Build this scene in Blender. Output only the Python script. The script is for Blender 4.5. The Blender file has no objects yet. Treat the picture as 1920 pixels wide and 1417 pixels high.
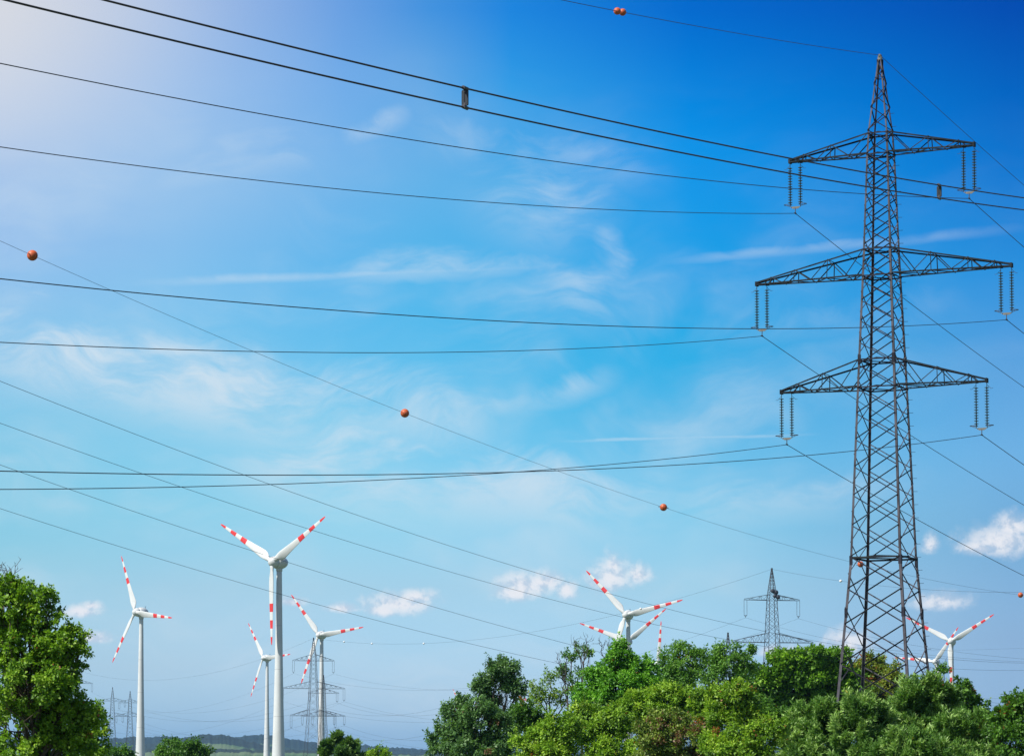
import bpy, math, random
import numpy as np
from math import radians as rad, sin, cos, tan, pi, sqrt
from mathutils import Vector

# ------------------------------------------------------------------ camera, sky, sun, exposure
SC = bpy.context.scene
COL = SC.collection
F = 5500.0                      # focal length in pixels of the 1920 px wide photograph
PITCH = rad(3.4)
EYE = 1.7
HOR = 1430.0                    # row of the horizon
CY = HOR - F * tan(PITCH)       # principal point row
cam = bpy.data.objects.new('camera', bpy.data.cameras.new('camera'))
COL.objects.link(cam)
cam.data.sensor_width = 36.0
cam.data.lens = 36.0 * F / 1920.0
cam.data.shift_y = (CY - 708.5) / 1920.0
cam.data.clip_start = 0.5
cam.data.clip_end = 60000
cam.location = (0, 0, EYE)
cam.rotation_euler = (pi / 2 + PITCH, 0, 0)
SC.camera = cam
SC.view_settings.view_transform = 'Standard'
SC.view_settings.look = 'None'
SC.view_settings.exposure = 0.4
SC.view_settings.gamma = 1.0
SC.cycles.volume_bounces = 0
SC.cycles.max_bounces = 6
SC.cycles.diffuse_bounces = 3
SC.cycles.transmission_bounces = 3

SUN_EL, SUN_AZ = rad(49), rad(-122)      # azimuth measured from +Y towards +X
SUN_DIR = Vector((sin(SUN_AZ) * cos(SUN_EL), cos(SUN_AZ) * cos(SUN_EL), sin(SUN_EL)))
sun = bpy.data.objects.new('sun', bpy.data.lights.new('sun', 'SUN'))
COL.objects.link(sun)
sun.data.energy = 5.0
sun.data.angle = rad(0.5)
sun.data.color = (1.0, 0.95, 0.86)
sun.rotation_euler = SUN_DIR.to_track_quat('Z', 'Y').to_euler()
sun.location = (-200, -100, 300)


def srgb(r, g, b):
    f = lambda c: c / 12.92 if c <= .04045 else ((c + .055) / 1.055) ** 2.4
    return tuple(f(max(0, c) / 255.0) for c in (r, g, b))


class NG:
    """small helper that writes shader maths"""
    def __init__(s, nt):
        s.nt = nt

    def node(s, t, **kw):
        n = s.nt.nodes.new(t)
        for k, v in kw.items():
            setattr(n, k, v)
        return n

    def put(s, sock, v):
        if v is None:
            return
        if isinstance(v, bpy.types.NodeSocket):
            s.nt.links.new(v, sock)
        else:
            sock.default_value = v

    def m(s, op, a, b=None, c=None, clamp=False):
        n = s.node('ShaderNodeMath', operation=op, use_clamp=clamp)
        for i, v in enumerate((a, b, c)):
            s.put(n.inputs[i], v)
        return n.outputs[0]

    def ss(s, x, lo, hi, to0=0.0, to1=1.0):
        n = s.node('ShaderNodeMapRange', interpolation_type='SMOOTHSTEP')
        s.put(n.inputs[0], x)
        for i, v in zip((1, 2, 3, 4), (lo, hi, to0, to1)):
            s.put(n.inputs[i], v)
        return n.outputs[0]

    def ramp(s, x, stops):
        n = s.node('ShaderNodeValToRGB')
        e = n.color_ramp.elements
        while len(e) > len(stops):
            e.remove(e[-1])
        while len(e) < len(stops):
            e.new(0.5)
        for el, (p, c) in zip(e, stops):
            el.position = p
            el.color = tuple(c) + (1.0,) if len(c) == 3 else c
        s.put(n.inputs[0], x)
        return n.outputs[0]

    def mix(s, f, a, b, mode='MIX'):
        n = s.node('ShaderNodeMix', data_type='RGBA', blend_type=mode)
        n.clamp_factor = True
        s.put(n.inputs[0], f)
        s.put(n.inputs[6], a if isinstance(a, bpy.types.NodeSocket) else tuple(a) + (1.0,))
        s.put(n.inputs[7], b if isinstance(b, bpy.types.NodeSocket) else tuple(b) + (1.0,))
        return n.outputs[2]

    def vec(s, x, y, z=0.0):
        n = s.node('ShaderNodeCombineXYZ')
        for i, v in enumerate((x, y, z)):
            s.put(n.inputs[i], v)
        return n.outputs[0]

    def noise(s, v, scale, detail=4.0, rough=0.55, dist=0.0):
        n = s.node('ShaderNodeTexNoise')
        s.put(n.inputs['Vector'], v)
        n.inputs['Scale'].default_value = scale
        n.inputs['Detail'].default_value = detail
        n.inputs['Roughness'].default_value = rough
        n.inputs['Distortion'].default_value = dist
        return n.outputs[0]


def build_sky():
    w = bpy.data.worlds.new('World')
    SC.world = w
    w.use_nodes = True
    nt = w.node_tree
    g = NG(nt)
    bg = nt.nodes['Background']
    sky = g.node('ShaderNodeTexSky', sky_type='NISHITA', sun_disc=False)
    sky.sun_elevation = SUN_EL
    sky.sun_rotation = SUN_AZ
    STR = 0.10 / 2 ** 0.4
    bg.inputs[1].default_value = STR
    d = g.node('ShaderNodeTexCoord').outputs['Generated']
    sp = g.node('ShaderNodeSeparateXYZ')
    g.put(sp.inputs[0], d)
    x, y, z = sp.outputs
    ys = g.m('MAXIMUM', y, 0.02)
    u = g.m('DIVIDE', x, ys)            # tangent of the azimuth, 0 = due +Y
    v = g.m('DIVIDE', z, ys)            # tangent of the elevation
    U = lambda px: (px - 960) / F
    V = lambda py: (HOR - py) / F
    # the blue of this sky by elevation: deep at right, paled at left by painted-in glare
    nish = [(0, (.20, .309, .46)), (150, (.216, .325, .47)), (300, (.236, .35, .49)), (450, (.26, .376, .51)),
            (600, (.292, .413, .527)), (750, (.33, .452, .54)), (900, (.371, .485, .53)), (1050, (.42, .51, .50)),
            (1200, (.451, .497, .418)), (1350, (.381, .376, .292)), (1430, (.36, .34, .26))]

    def nval(py):
        a = np.array([n[1] for n in nish])
        return [np.interp(py, [n[0] for n in nish], a[:, k]) for k in range(3)]

    def tint(stops):
        out = []
        for py, c in sorted(stops, reverse=True):
            t = (HOR - py) / HOR
            out.append((t, tuple(q / n for q, n in zip(srgb(*c), nval(py)))))
        return out
    t = g.m('DIVIDE', v, HOR / F, clamp=True)
    cols = [(0, [(0, (205, 214, 228)), (150, (190, 207, 232)), (330, (162, 196, 235)), (450, (146, 190, 236)), (600, (140, 198, 237)), (780, (132, 202, 234)),
                 (900, (128, 204, 232)), (1050, (150, 208, 230)), (1250, (172, 207, 228)), (1400, (165, 200, 226))]),
            (320, [(0, (166, 194, 232)), (150, (160, 194, 234)), (330, (152, 195, 235)), (450, (136, 191, 236)), (600, (126, 196, 237)), (780, (132, 204, 236)),
                   (950, (138, 208, 234)), (1100, (165, 208, 230)), (1250, (174, 207, 228)), (1400, (165, 200, 226))]),
            (640, [(0, (106, 162, 228)), (150, (114, 173, 232)), (330, (114, 181, 233)), (500, (92, 182, 235)), (640, (98, 190, 236)), (780, (126, 204, 237)),
                   (960, (148, 212, 236)), (1100, (166, 209, 231)), (1300, (170, 204, 228)), (1400, (165, 200, 226))]),
            (800, [(0, (66, 148, 224)), (100, (94, 164, 227)), (330, (100, 178, 231)), (500, (78, 180, 233)), (600, (84, 185, 234)), (780, (112, 198, 236)),
                   (960, (144, 210, 236)), (1100, (164, 208, 231)), (1300, (169, 204, 228)), (1400, (165, 200, 226))]),
            (960, [(0, (26, 134, 223)), (150, (46, 155, 228)), (330, (76, 172, 230)), (500, (64, 175, 232)), (640, (62, 180, 231)), (780, (88, 190, 233)),
                   (960, (140, 207, 236)), (1100, (164, 208, 231)), (1300, (168, 203, 227)), (1400, (165, 200, 226))]),
            (1300, [(0, (0, 106, 206)), (150, (0, 130, 218)), (264, (4, 145, 228)), (330, (18, 149, 228)), (500, (20, 158, 227)), (640, (30, 169, 226)), (780, (72, 179, 227)),
                    (960, (128, 200, 231)), (1100, (158, 205, 228)), (1300, (165, 200, 226)), (1400, (160, 195, 222))]),
            (1900, [(0, (0, 76, 176)), (160, (0, 98, 190)), (330, (4, 118, 204)), (500, (40, 140, 214)), (700, (92, 160, 216)), (850, (108, 172, 220)),
                    (1000, (115, 168, 208)), (1200, (138, 174, 208)), (1400, (140, 172, 204))])]
    c = None
    for i, (cx, st) in enumerate(cols):
        r = g.ramp(t, tint(st))
        c = r if c is None else g.mix(g.m('DIVIDE', g.m('SUBTRACT', u, U(cols[i - 1][0])), U(cx) - U(cols[i - 1][0]), clamp=True), c, r)
    # outside the framed part of the sky the tint fades to that of the plain clear sky
    inside = g.m('MULTIPLY', g.ss(v, .42, .28), g.m('MULTIPLY', g.ss(y, .45, .75), g.ss(z, -.05, -.001)))
    c = g.mix(inside, (0.93, 1.0, 1.12), c)
    base = g.mix(1.0, sky.outputs[0], c, 'MULTIPLY')
    # ---- high thin cloud: wisps and old contrails, laid out on the sphere of directions
    px = g.m('MULTIPLY_ADD', u, F, 960.0)
    py = g.m('MULTIPLY_ADD', v, -F, HOR)
    warp = g.noise(g.vec(px, py), .0022, 3.0, .5)
    wv = g.m('MULTIPLY_ADD', warp, 420.0, -210.0)
    n1 = g.noise(g.vec(g.m('MULTIPLY', px, .0011), g.m('MULTIPLY', g.m('ADD', py, wv), .0042)), 1.0, 7.0, .55, .12)
    n2 = g.noise(g.vec(g.m('MULTIPLY', px, .0045), g.m('MULTIPLY', g.m('ADD', py, wv), .012), 3.3), 1.0, 6.0, .60, .15)
    n3 = g.noise(g.vec(px, py, 9.1), .0035, 4.0, .5)
    n2c = g.ss(n2, .30, .68)
    veil = g.m('MULTIPLY', g.ss(n1, .38, .74), g.m('MULTIPLY', g.ss(n3, .30, .62), g.m('MULTIPLY_ADD', n2c, .8, .5)))
    low = g.ss(py, 60, 620)
    veil = g.m('MULTIPLY', veil, g.m('MULTIPLY_ADD', low, .50, g.ss(px, 1100, 500, .0, .10)))
    veil = g.m('MULTIPLY', veil, g.ss(px, 1900, 1000, .15, .95))

    def streak(p0, p1, width, amt, soft=160.0, rough=.5):
        (x0, y0), (x1, y1) = p0, p1
        L = sqrt((x1 - x0) ** 2 + (y1 - y0) ** 2)
        ex, ey = (x1 - x0) / L, (y1 - y0) / L
        ax, ay = g.m('SUBTRACT', px, x0), g.m('SUBTRACT', py, y0)
        al = g.m('ADD', g.m('MULTIPLY', ax, ex), g.m('MULTIPLY', ay, ey))
        ac = g.m('ADD', g.m('MULTIPLY', ax, -ey), g.m('MULTIPLY', ay, ex))
        ac = g.m('ADD', ac, g.m('MULTIPLY_ADD', n2, width * 1.5, -width * .75))
        k = g.m('MULTIPLY', g.ss(g.m('ABSOLUTE', ac), width, 0.0), g.m('MULTIPLY', g.ss(al, 0, soft), g.ss(al, L, L - soft)))
        k = g.m('MULTIPLY', k, g.m('MULTIPLY_ADD', n2c, 1.7 * rough, 1 - .85 * rough))
        return g.m('MULTIPLY', k, amt)
    ks = [streak((160, 530), (1250, 484), 14, .34, 400, .6), streak((480, 516), (1180, 476), 48, .30, 300, .9),
          streak((820, 300), (1200, 450), 150, .30, 220, .8), streak((900, 470), (1260, 600), 120, .32, 200, .8), streak((1100, 380), (1200, 560), 45, .26, 90, 1.0),
          streak((1130, 500), (2000, 412), 17, .21, 320, .6), streak((1000, 826), (1560, 812), 6, .36, 150, .35), streak((-200, 600), (760, 830), 120, .58, 300, .8),
          streak((600, 262), (790, 196), 34, .26, 80, 1.0), streak((-60, 570), (330, 700), 50, .30, 120, 1.0), streak((820, 790), (1200, 700), 45, .26, 140, 1.0),
          streak((300, 850), (1350, 960), 130, .46, 300, .9), streak((1150, 980), (1800, 890), 70, .26, 250, .9), streak((700, 230), (1300, 330), 70, .16, 200, 1.0),
          streak((1180, 640), (1900, 560), 60, .10, 250, 1.0), streak((200, 330), (700, 250), 60, .16, 160, 1.0), streak((350, 700), (1000, 820), 110, .34, 160, 1.0)]
    thin = veil
    for k in ks:
        thin = g.m('MAXIMUM', thin, k)
    thin = g.m('MULTIPLY', thin, g.ss(z, 0.0, .02))
    thin = g.m('MINIMUM', thin, .85)
    # lens glare at upper left, painted into the sky colour as a pale glow
    gx = g.m('DIVIDE', g.m('SUBTRACT', px, -120.0), 620.0)
    gy = g.m('DIVIDE', g.m('SUBTRACT', py, 20.0), 400.0)
    gl = g.m('SQRT', g.m('ADD', g.m('MULTIPLY', gx, gx), g.m('MULTIPLY', gy, gy)))
    glow = g.m('MULTIPLY', g.ss(gl, 1.0, 0.0), .45)
    glow = g.m('MULTIPLY', glow, inside)
    K = 10.0
    cl = lambda r, gg, b: tuple(q * K for q in srgb(r, gg, b))
    out = g.mix(thin, base, cl(212, 228, 240))
    out = g.mix(glow, out, cl(226, 226, 228))
    # ---- low fair-weather cumulus far off
    cums = [(1148, 1082, 40, 34), (1196, 1078, 24, 20), (1150, 1062, 18, 18), (748, 1134, 58, 22), (775, 1120, 34, 16), (718, 1144, 30, 14),
            (985, 1100, 46, 24), (1025, 1092, 38, 20), (965, 1112, 34, 18), (1062, 1106, 18, 20), (1880, 1016, 70, 30),
            (1905, 988, 40, 26), (1840, 1028, 46, 18), (1746, 1022, 16, 20), (1765, 1128, 46, 18), (1592, 1206, 44, 26),
            (150, 1146, 34, 12), (170, 1136, 18, 9), (178, 1196, 26, 12), (548, 1128, 22, 10),
            (640, 1140, 30, 10), (1480, 1225, 40, 14)]
    nb = g.noise(g.vec(px, py, 5.0), .030, 6.0, .60, .2)
    nb2 = g.noise(g.vec(px, py, 15.0), .010, 3.0, .5)
    best = None
    for (cx, cy, rx, ry) in cums:
        qx = g.m('DIVIDE', g.m('SUBTRACT', px, float(cx)), rx * 1.7)
        qy = g.m('DIVIDE', g.m('SUBTRACT', py, float(cy)), ry * 1.7)
        qy = g.m('MULTIPLY', qy, g.ss(qy, -.2, .5, 1.0, 1.35))
        k = g.m('SUBTRACT', 1.0, g.m('SQRT', g.m('ADD', g.m('MULTIPLY', qx, qx), g.m('MULTIPLY', qy, qy))))
        best = k if best is None else g.m('MAXIMUM', best, k)
    dens = g.m('ADD', best, g.m('MULTIPLY_ADD', nb, .85, -.48))
    dens = g.m('ADD', dens, g.m('MULTIPLY_ADD', nb2, .55, -.29))
    cov = g.m('MULTIPLY', g.ss(dens, -.04, .92), .93)
    nbs = g.noise(g.vec(g.m('ADD', px, -9.0), g.m('ADD', py, -13.0), 5.0), .030, 6.0, .60, .2)
    lit = g.m('ADD', g.m('SUBTRACT', nb, nbs), g.m('MULTIPLY_ADD', dens, .16, -.05))
    ccol = g.mix(g.ss(lit, -.10, .13), cl(198, 212, 230), cl(240, 241, 246))  # sunlit and shaded sides painted into the cloud colour
    out = g.mix(g.m('MULTIPLY', cov, g.ss(y, .3, .6)), out, ccol)
    nt.links.new(out, bg.inputs[0])


build_sky()

# ------------------------------------------------------------------ helpers
FWD = np.array((0, cos(PITCH), sin(PITCH)))
UPV = np.array((0, -sin(PITCH), cos(PITCH)))


def ray(px, py):
    return np.array(((px - 960) / F, 0, 0)) + UPV * (CY - py) / F + FWD


def P(px, py, Y):
    """the point at depth Y (metres north of the camera) that stands behind photograph pixel px, py"""
    d = ray(px, py)
    return np.array((0, 0, EYE)) + d * (Y / d[1])


def mat(name, base, rough=.6, metal=0.0, spec=.4, var=0.0, vscale=1.0, dirt=None, bump=0.0):
    m = bpy.data.materials.new(name)
    m.use_nodes = True
    g = NG(m.node_tree)
    b = m.node_tree.nodes['Principled BSDF']
    b.inputs['Roughness'].default_value = rough
    b.inputs['Metallic'].default_value = metal
    b.inputs['Specular IOR Level'].default_value = spec
    tc = g.node('ShaderNodeTexCoord').outputs['Object']
    n = g.noise(tc, vscale, 5.0, .6)
    lo = tuple(q * (1 - var) for q in base)
    hi = tuple(min(1, q * (1 + var)) for q in base)
    c = g.mix(g.ss(n, .3, .7), lo, hi)
    if dirt:
        n2 = g.noise(tc, vscale * .37, 6.0, .65)
        c = g.mix(g.m('MULTIPLY', g.ss(n2, .52, .75), .6), c, dirt)
    g.put(b.inputs['Base Color'], c)
    if bump:
        bn = g.node('ShaderNodeBump')
        bn.inputs['Strength'].default_value = bump
        g.put(bn.inputs['Height'], n)
        g.put(b.inputs['Normal'], bn.outputs[0])
    return m


M = {
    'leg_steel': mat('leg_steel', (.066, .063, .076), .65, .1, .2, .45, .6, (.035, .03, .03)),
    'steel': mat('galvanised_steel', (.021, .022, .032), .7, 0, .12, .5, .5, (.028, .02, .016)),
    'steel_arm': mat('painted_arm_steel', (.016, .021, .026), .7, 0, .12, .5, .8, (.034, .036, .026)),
    'plate': mat('weathered_plate', (.17, .165, .14), .6, .2, .4, .3, 3.0),
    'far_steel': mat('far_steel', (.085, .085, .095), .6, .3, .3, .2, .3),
    'glass': mat('insulator_glass', (.012, .035, .038), .12, 0, .8, .2, 4.0),
    'cable': mat('aluminium_cable', (.04, .042, .055), .55, .3, .4, .15, .5),
    'dark_cable': mat('near_cable', (.045, .034, .032), .6, .2, .4, .15, .5),
    'ball': mat('orange_plastic', (.50, .10, .03), .5, 0, .4, .22, 3.0, (.35, .09, .04)),
    'seam': mat('ball_seam', (.10, .03, .015), .6, 0, .3, .1, 3.0),
    'white_ball': mat('white_plastic', (.75, .75, .75), .5, 0, .4, .1, 3.0),
    'spacer': mat('spacer_plate', (.022, .028, .036), .6, 0, .3, .2, 4.0),
    'zinc': mat('zinc_plate', (.055, .06, .075), .5, .4, .4, .2, 4.0),
    'white': mat('turbine_white', (.57, .595, .60), .42, 0, .4, .05, .12, (.43, .44, .42)),
    'red': mat('signal_red', (.60, .035, .035), .42, 0, .4, .08, .3),
    'glassy': mat('lamp_dark', (.06, .06, .07), .4, 0, .4, .1, 2.0),
    'bark': mat('bark', (.085, .068, .052), .85, 0, .2, .4, 3.0, None, .4),
    'dead': mat('dead_wood', (.055, .045, .042), .85, 0, .2, .35, 3.0, None, .4),
}


class MB:
    def __init__(s):
        s.v, s.f, s.mi = [], [], []

    def add(s, verts, faces, mi=0):
        o = len(s.v)
        s.v += [tuple(map(float, q)) for q in verts]
        s.f += [tuple(i + o for i in f) for f in faces]
        s.mi += [mi] * len(faces)

    def hexa(s, c8, mi=0):
        s.add(c8, [(0, 3, 2, 1), (4, 5, 6, 7), (0, 1, 5, 4), (1, 2, 6, 5), (2, 3, 7, 6), (3, 0, 4, 7)], mi)

    def box(s, c, ax, ay, az, mi=0):
        """box from centre and three half-axis vectors"""
        c, ax, ay, az = (np.array(q, float) for q in (c, ax, ay, az))
        s.hexa([c - ax - ay - az, c + ax - ay - az, c + ax + ay - az, c - ax + ay - az,
                c - ax - ay + az, c + ax - ay + az, c + ax + ay + az, c - ax + ay + az], mi)

    def plank(s, p0, p1, wv, tv, mi=0):
        """prism from p0 to p1 spanned by the full vectors wv and tv"""
        p0, p1, wv, tv = (np.array(q, float) for q in (p0, p1, wv, tv))
        s.hexa([p0, p0 + wv, p0 + wv + tv, p0 + tv, p1, p1 + wv, p1 + wv + tv, p1 + tv], mi)

    def angle(s, p0, p1, w, t, n1, n2, mi=0):
        """steel angle section: flange one along n1, flange two along n2"""
        p0, p1, n1, n2 = (np.array(q, float) for q in (p0, p1, n1, n2))
        d = (p1 - p0) / np.linalg.norm(p1 - p0)
        n1 = n1 - d * n1.dot(d); n1 /= np.linalg.norm(n1)
        n2 = n2 - d * n2.dot(d) - n1 * n2.dot(n1); n2 /= np.linalg.norm(n2)
        s.plank(p0, p1, n1 * w, n2 * t, mi)
        s.plank(p0 + n2 * t, p1 + n2 * t, n2 * (w - t), n1 * t, mi)

    def bar(s, p0, p1, w):
        p0, p1 = np.array(p0, float), np.array(p1, float)
        d = (p1 - p0) / np.linalg.norm(p1 - p0)
        a = np.cross(d, (0, 0, 1.0)) if abs(d[2]) < .9 else np.cross(d, (1.0, 0, 0))
        a /= np.linalg.norm(a)
        b = np.cross(d, a)
        s.plank(p0 - (a + b) * w / 2, p1 - (a + b) * w / 2, a * w, b * w)

    def tube(s, pts, r, n=6, mi=0):
        pts = np.array(pts, float)
        rs = np.full(len(pts), r) if np.isscalar(r) else np.array(r, float)
        d = np.gradient(pts, axis=0)
        d /= np.linalg.norm(d, axis=1)[:, None]
        ref = np.array((0, 0, 1.0)) if abs(d[:, 2]).mean() < .8 else np.array((1.0, 0, 0))
        a = np.cross(d, ref); a /= np.linalg.norm(a, axis=1)[:, None]
        b = np.cross(a, d)
        k = np.arange(n) * 2 * pi / n
        V = pts[:, None, :] + rs[:, None, None] * (a[:, None, :] * np.cos(k)[None, :, None] + b[:, None, :] * np.sin(k)[None, :, None])
        fs = [(i * n + j, i * n + (j + 1) % n, (i + 1) * n + (j + 1) % n, (i + 1) * n + j) for i in range(len(pts) - 1) for j in range(n)]
        fs += [tuple(range(n - 1, -1, -1)), tuple((len(pts) - 1) * n + j for j in range(n))]
        s.add(V.reshape(-1, 3), fs, mi)

    def lathe(s, prof, n=24, axis='z', org=(0, 0, 0), mi=0):
        """prof: (along, radius) pairs"""
        org = np.array(org, float)
        vs, fs = [], []
        for (h, r) in prof:
            for j in range(n):
                t = 2 * pi * j / n
                q = (r * cos(t), r * sin(t), h) if axis == 'z' else (r * cos(t), h, r * sin(t))
                vs.append(org + q)
        for i in range(len(prof) - 1):
            for j in range(n):
                fs.append((i * n + j, i * n + (j + 1) % n, (i + 1) * n + (j + 1) % n, (i + 1) * n + j))
        fs += [tuple(range(n - 1, -1, -1)), tuple((len(prof) - 1) * n + j for j in range(n))]
        s.add(vs, fs, mi)

    def torus(s, c, ex, ey, R1, R2, r, n=18, k=6):
        c, ex, ey = (np.array(q, float) for q in (c, ex, ey))
        pts = [c + ex * R1 * cos(2 * pi * i / n) + ey * R2 * sin(2 * pi * i / n) for i in range(n + 1)]
        s.tube(pts, r, k)

    def build(s, name, m, parent=None, smooth=False):
        me = bpy.data.meshes.new(name)
        me.from_pydata(s.v, [], s.f)
        ms = m if isinstance(m, (list, tuple)) else [m]
        for q in ms:
            me.materials.append(q)
        if len(ms) > 1:
            me.polygons.foreach_set('material_index', s.mi)
        if smooth:
            me.polygons.foreach_set('use_smooth', [True] * len(me.polygons))
        me.update()
        return link(name, me, parent)


def link(name, data, parent=None):
    o = bpy.data.objects.new(name, data)
    COL.objects.link(o)
    if parent is not None:
        o.parent = parent
    return o


def tag(o, label=None, cat=None, group=None, kind=None):
    for k, v in (('label', label), ('category', cat), ('group', group), ('kind', kind)):
        if v:
            o[k] = v
    return o


def empty(name, loc, label, cat, group=None, rz=0.0):
    o = link(name, None)
    o.location = tuple(map(float, loc))
    o.rotation_euler = (0, 0, rz)
    o.empty_display_size = 1
    return tag(o, label, cat, group)


# ------------------------------------------------------------------ terrain
def weather_white():
    m = M['white']
    nt = m.node_tree
    g = NG(nt)
    b = nt.nodes['Principled BSDF']
    src = b.inputs['Base Color'].links[0].from_socket
    tc = g.node('ShaderNodeTexCoord').outputs['Object']
    sp = g.node('ShaderNodeSeparateXYZ')
    g.put(sp.inputs[0], tc)
    runs = g.noise(g.vec(g.m('MULTIPLY', sp.outputs[0], 1.6), g.m('MULTIPLY', sp.outputs[1], 1.6), g.m('MULTIPLY', sp.outputs[2], .05)), 1.0, 5.0, .6)
    c = g.mix(g.m('MULTIPLY', g.ss(runs, .5, .72), .22), src, (.36, .36, .33))
    j = None
    for z in (20.5, 41.0, 60.0):
        k = g.ss(g.m('ABSOLUTE', g.m('SUBTRACT', sp.outputs[2], z)), .22, .10)
        j = k if j is None else g.m('MAXIMUM', j, k)
    c = g.mix(g.m('MULTIPLY', j, .4), c, (.25, .26, .26))
    g.put(b.inputs['Base Color'], c)


weather_white()


def build_terrain():
    mb = MB()
    n = 48
    vs = [(0, 0, 0)] + [(13500 * cos(2 * pi * i / n), 13500 * sin(2 * pi * i / n), 0) for i in range(n)]
    mb.add(vs, [(0, 1 + i, 1 + (i + 1) % n) for i in range(n)])
    m = bpy.data.materials.new('meadow')
    m.use_nodes = True
    g = NG(m.node_tree)
    b = m.node_tree.nodes['Principled BSDF']
    b.inputs['Roughness'].default_value = .95
    tc = g.node('ShaderNodeTexCoord').outputs['Object']
    c = g.ramp(g.noise(tc, .004, 6.0, .6), [(.3, (.045, .075, .02)), (.5, (.075, .105, .03)), (.7, (.13, .125, .05))])
    c = g.mix(g.ss(g.noise(tc, .9, 5.0, .6), .35, .7), c, (.06, .09, .025))
    g.put(b.inputs['Base Color'], c)
    tag(mb.build('ground', m), kind='structure')

    # hills on the horizon: three ridges one behind the other, forest on top, fields lower down
    m = bpy.data.materials.new('hill_cover')
    m.use_nodes = True
    g = NG(m.node_tree)
    b = m.node_tree.nodes['Principled BSDF']
    b.inputs['Roughness'].default_value = .95
    tc = g.node('ShaderNodeTexCoord').outputs['Object']
    at = g.node('ShaderNodeAttribute', attribute_name='field').outputs['Fac']
    pv = g.node('ShaderNodeVectorMath', operation='MULTIPLY')
    g.put(pv.inputs[0], tc); pv.inputs[1].default_value = (.0017, .0065, 0)
    pf = g.node('ShaderNodeVectorMath', operation='MULTIPLY')
    g.put(pf.inputs[0], tc); pf.inputs[1].default_value = (.011, .024, .03)
    at = g.ss(g.m('ADD', g.noise(pv.outputs[0], 1.0, 3.0, .5), g.m('MULTIPLY_ADD', at, .5, -.32)), .44, .50)
    forest = g.ramp(g.noise(pf.outputs[0], 1.0, 6.0, .65), [(.30, (.005, .016, .016)), (.55, (.010, .028, .024)), (.8, (.016, .040, .030))])
    field = g.ramp(g.noise(tc, .0030, 2.0, .4), [(.40, (.035, .08, .035)), (.52, (.055, .115, .045)), (.62, (.09, .135, .065))])
    g.put(b.inputs['Base Color'], g.mix(at, forest, field))
    rng = np.random.default_rng(5)
    ridges = [('hills', 8600, [(-3000, 1392), (-500, 1388), (120, 1386), (200, 1382), (270, 1379), (330, 1381), (400, 1384), (470, 1376), (505, 1375),
                               (540, 1383), (600, 1390), (690, 1396), (760, 1401), (830, 1405), (1000, 1408), (1500, 1402), (1900, 1392), (2600, 1385), (5000, 1390)], .15),
              ('hills', 6200, [(-3000, 1402), (100, 1410), (240, 1400), (310, 1388), (380, 1374), (425, 1376), (465, 1388), (540, 1402), (640, 1410),
                               (1000, 1414), (1900, 1412), (5000, 1404)], .45),
              ('hills', 4300, [(-3000, 1412), (150, 1405), (260, 1401), (400, 1400), (520, 1403), (660, 1408), (840, 1413), (1200, 1417), (1900, 1416), (5000, 1411)], .7)]
    for name, Y, prof, fld in ridges:
        xs = np.concatenate([np.arange(-3000, 0, 60), np.arange(0, 1930, 2.5), np.arange(1960, 5000, 60)])
        hy = np.interp(xs, [p[0] for p in prof], [p[1] for p in prof])
        ker = np.ones(9) / 9
        hs = np.convolve(np.pad(hy, 4, mode='edge'), ker, 'valid')
        h = (HOR - hs) / F * Y
        bumps = np.interp(xs, xs[::3], rng.normal(0, 1, len(xs[::3])))
        h = h + bumps * .0009 * Y / 5 + rng.normal(0, 1, len(xs)) * .0006 * Y / 6
        prof_rows = [(-1500, 0), (-1200, .10), (-900, .30), (-600, .55), (-350, .78), (-150, .93), (0, 1), (250, .9), (700, .45), (1200, 0)]
        V, A = [], []
        for (dy, k) in prof_rows:
            yy = Y + dy * Y / 8600
            z = h * k * (1 + (rng.normal(0, .02, len(xs)) if 0 < k < 1 else 0)) - (2.0 if k == 0 else 0)
            V.append(np.stack([(xs - 960) / F * yy, np.full(len(xs), yy), z + 0.0], 1))
            A.append(np.full(len(xs), np.clip(fld + (.30 if k < .6 else (-.05 if k < .9 else -.45)), 0, 1)))
        V = np.concatenate(V); A = np.concatenate(A)
        n = len(xs)
        fs = [(r * n + i, r * n + i + 1, (r + 1) * n + i + 1, (r + 1) * n + i) for r in range(len(prof_rows) - 1) for i in range(n - 1)]
        mb = MB(); mb.add(V, fs)
        o = mb.build(name, m, None, True)
        a = o.data.attributes.new('field', 'FLOAT', 'POINT')
        a.data.foreach_set('value', np.clip(A, 0, 1).astype(np.float32))
        tag(o, kind='structure')


build_terrain()

# ------------------------------------------------------------------ the large pylon
TH = rad(25.5)
PY_Y = 262.0
PX0 = 1660.0
U3 = np.array((cos(TH), -sin(TH), 0))      # along the crossarms, right end nearer
V3 = np.array((sin(TH), cos(TH), 0))       # along the line, away and to the right
Z3 = np.array((0, 0, 1.0))
BASE = P(PX0, HOR, PY_Y); BASE[2] = 0.0


def pz(py):
    return P(PX0, py, PY_Y)[2]


def side_table():
    rows = [(104, 7), (250, 51), (290, 57), (470, 73), (700, 98), (820, 110), (1045, 132), (1150, 154), (1250, 176), (1466, 222)]
    k = PY_Y / F / (cos(TH) + sin(TH))
    return [(pz(y), w * k / 2) for y, w in rows][::-1]


HT = side_table()


def half(z):
    return float(np.interp(z, [q[0] for q in HT], [q[1] for q in HT]))


def loc(u, v, z):
    return np.array((0, 0, 0.0)) + U3 * u + V3 * v + Z3 * z


def corner(k, z):
    su, sv = ((-1, -1), (1, -1), (1, 1), (-1, 1))[k]
    h = half(z)
    return loc(su * h, sv * h, z)


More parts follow.
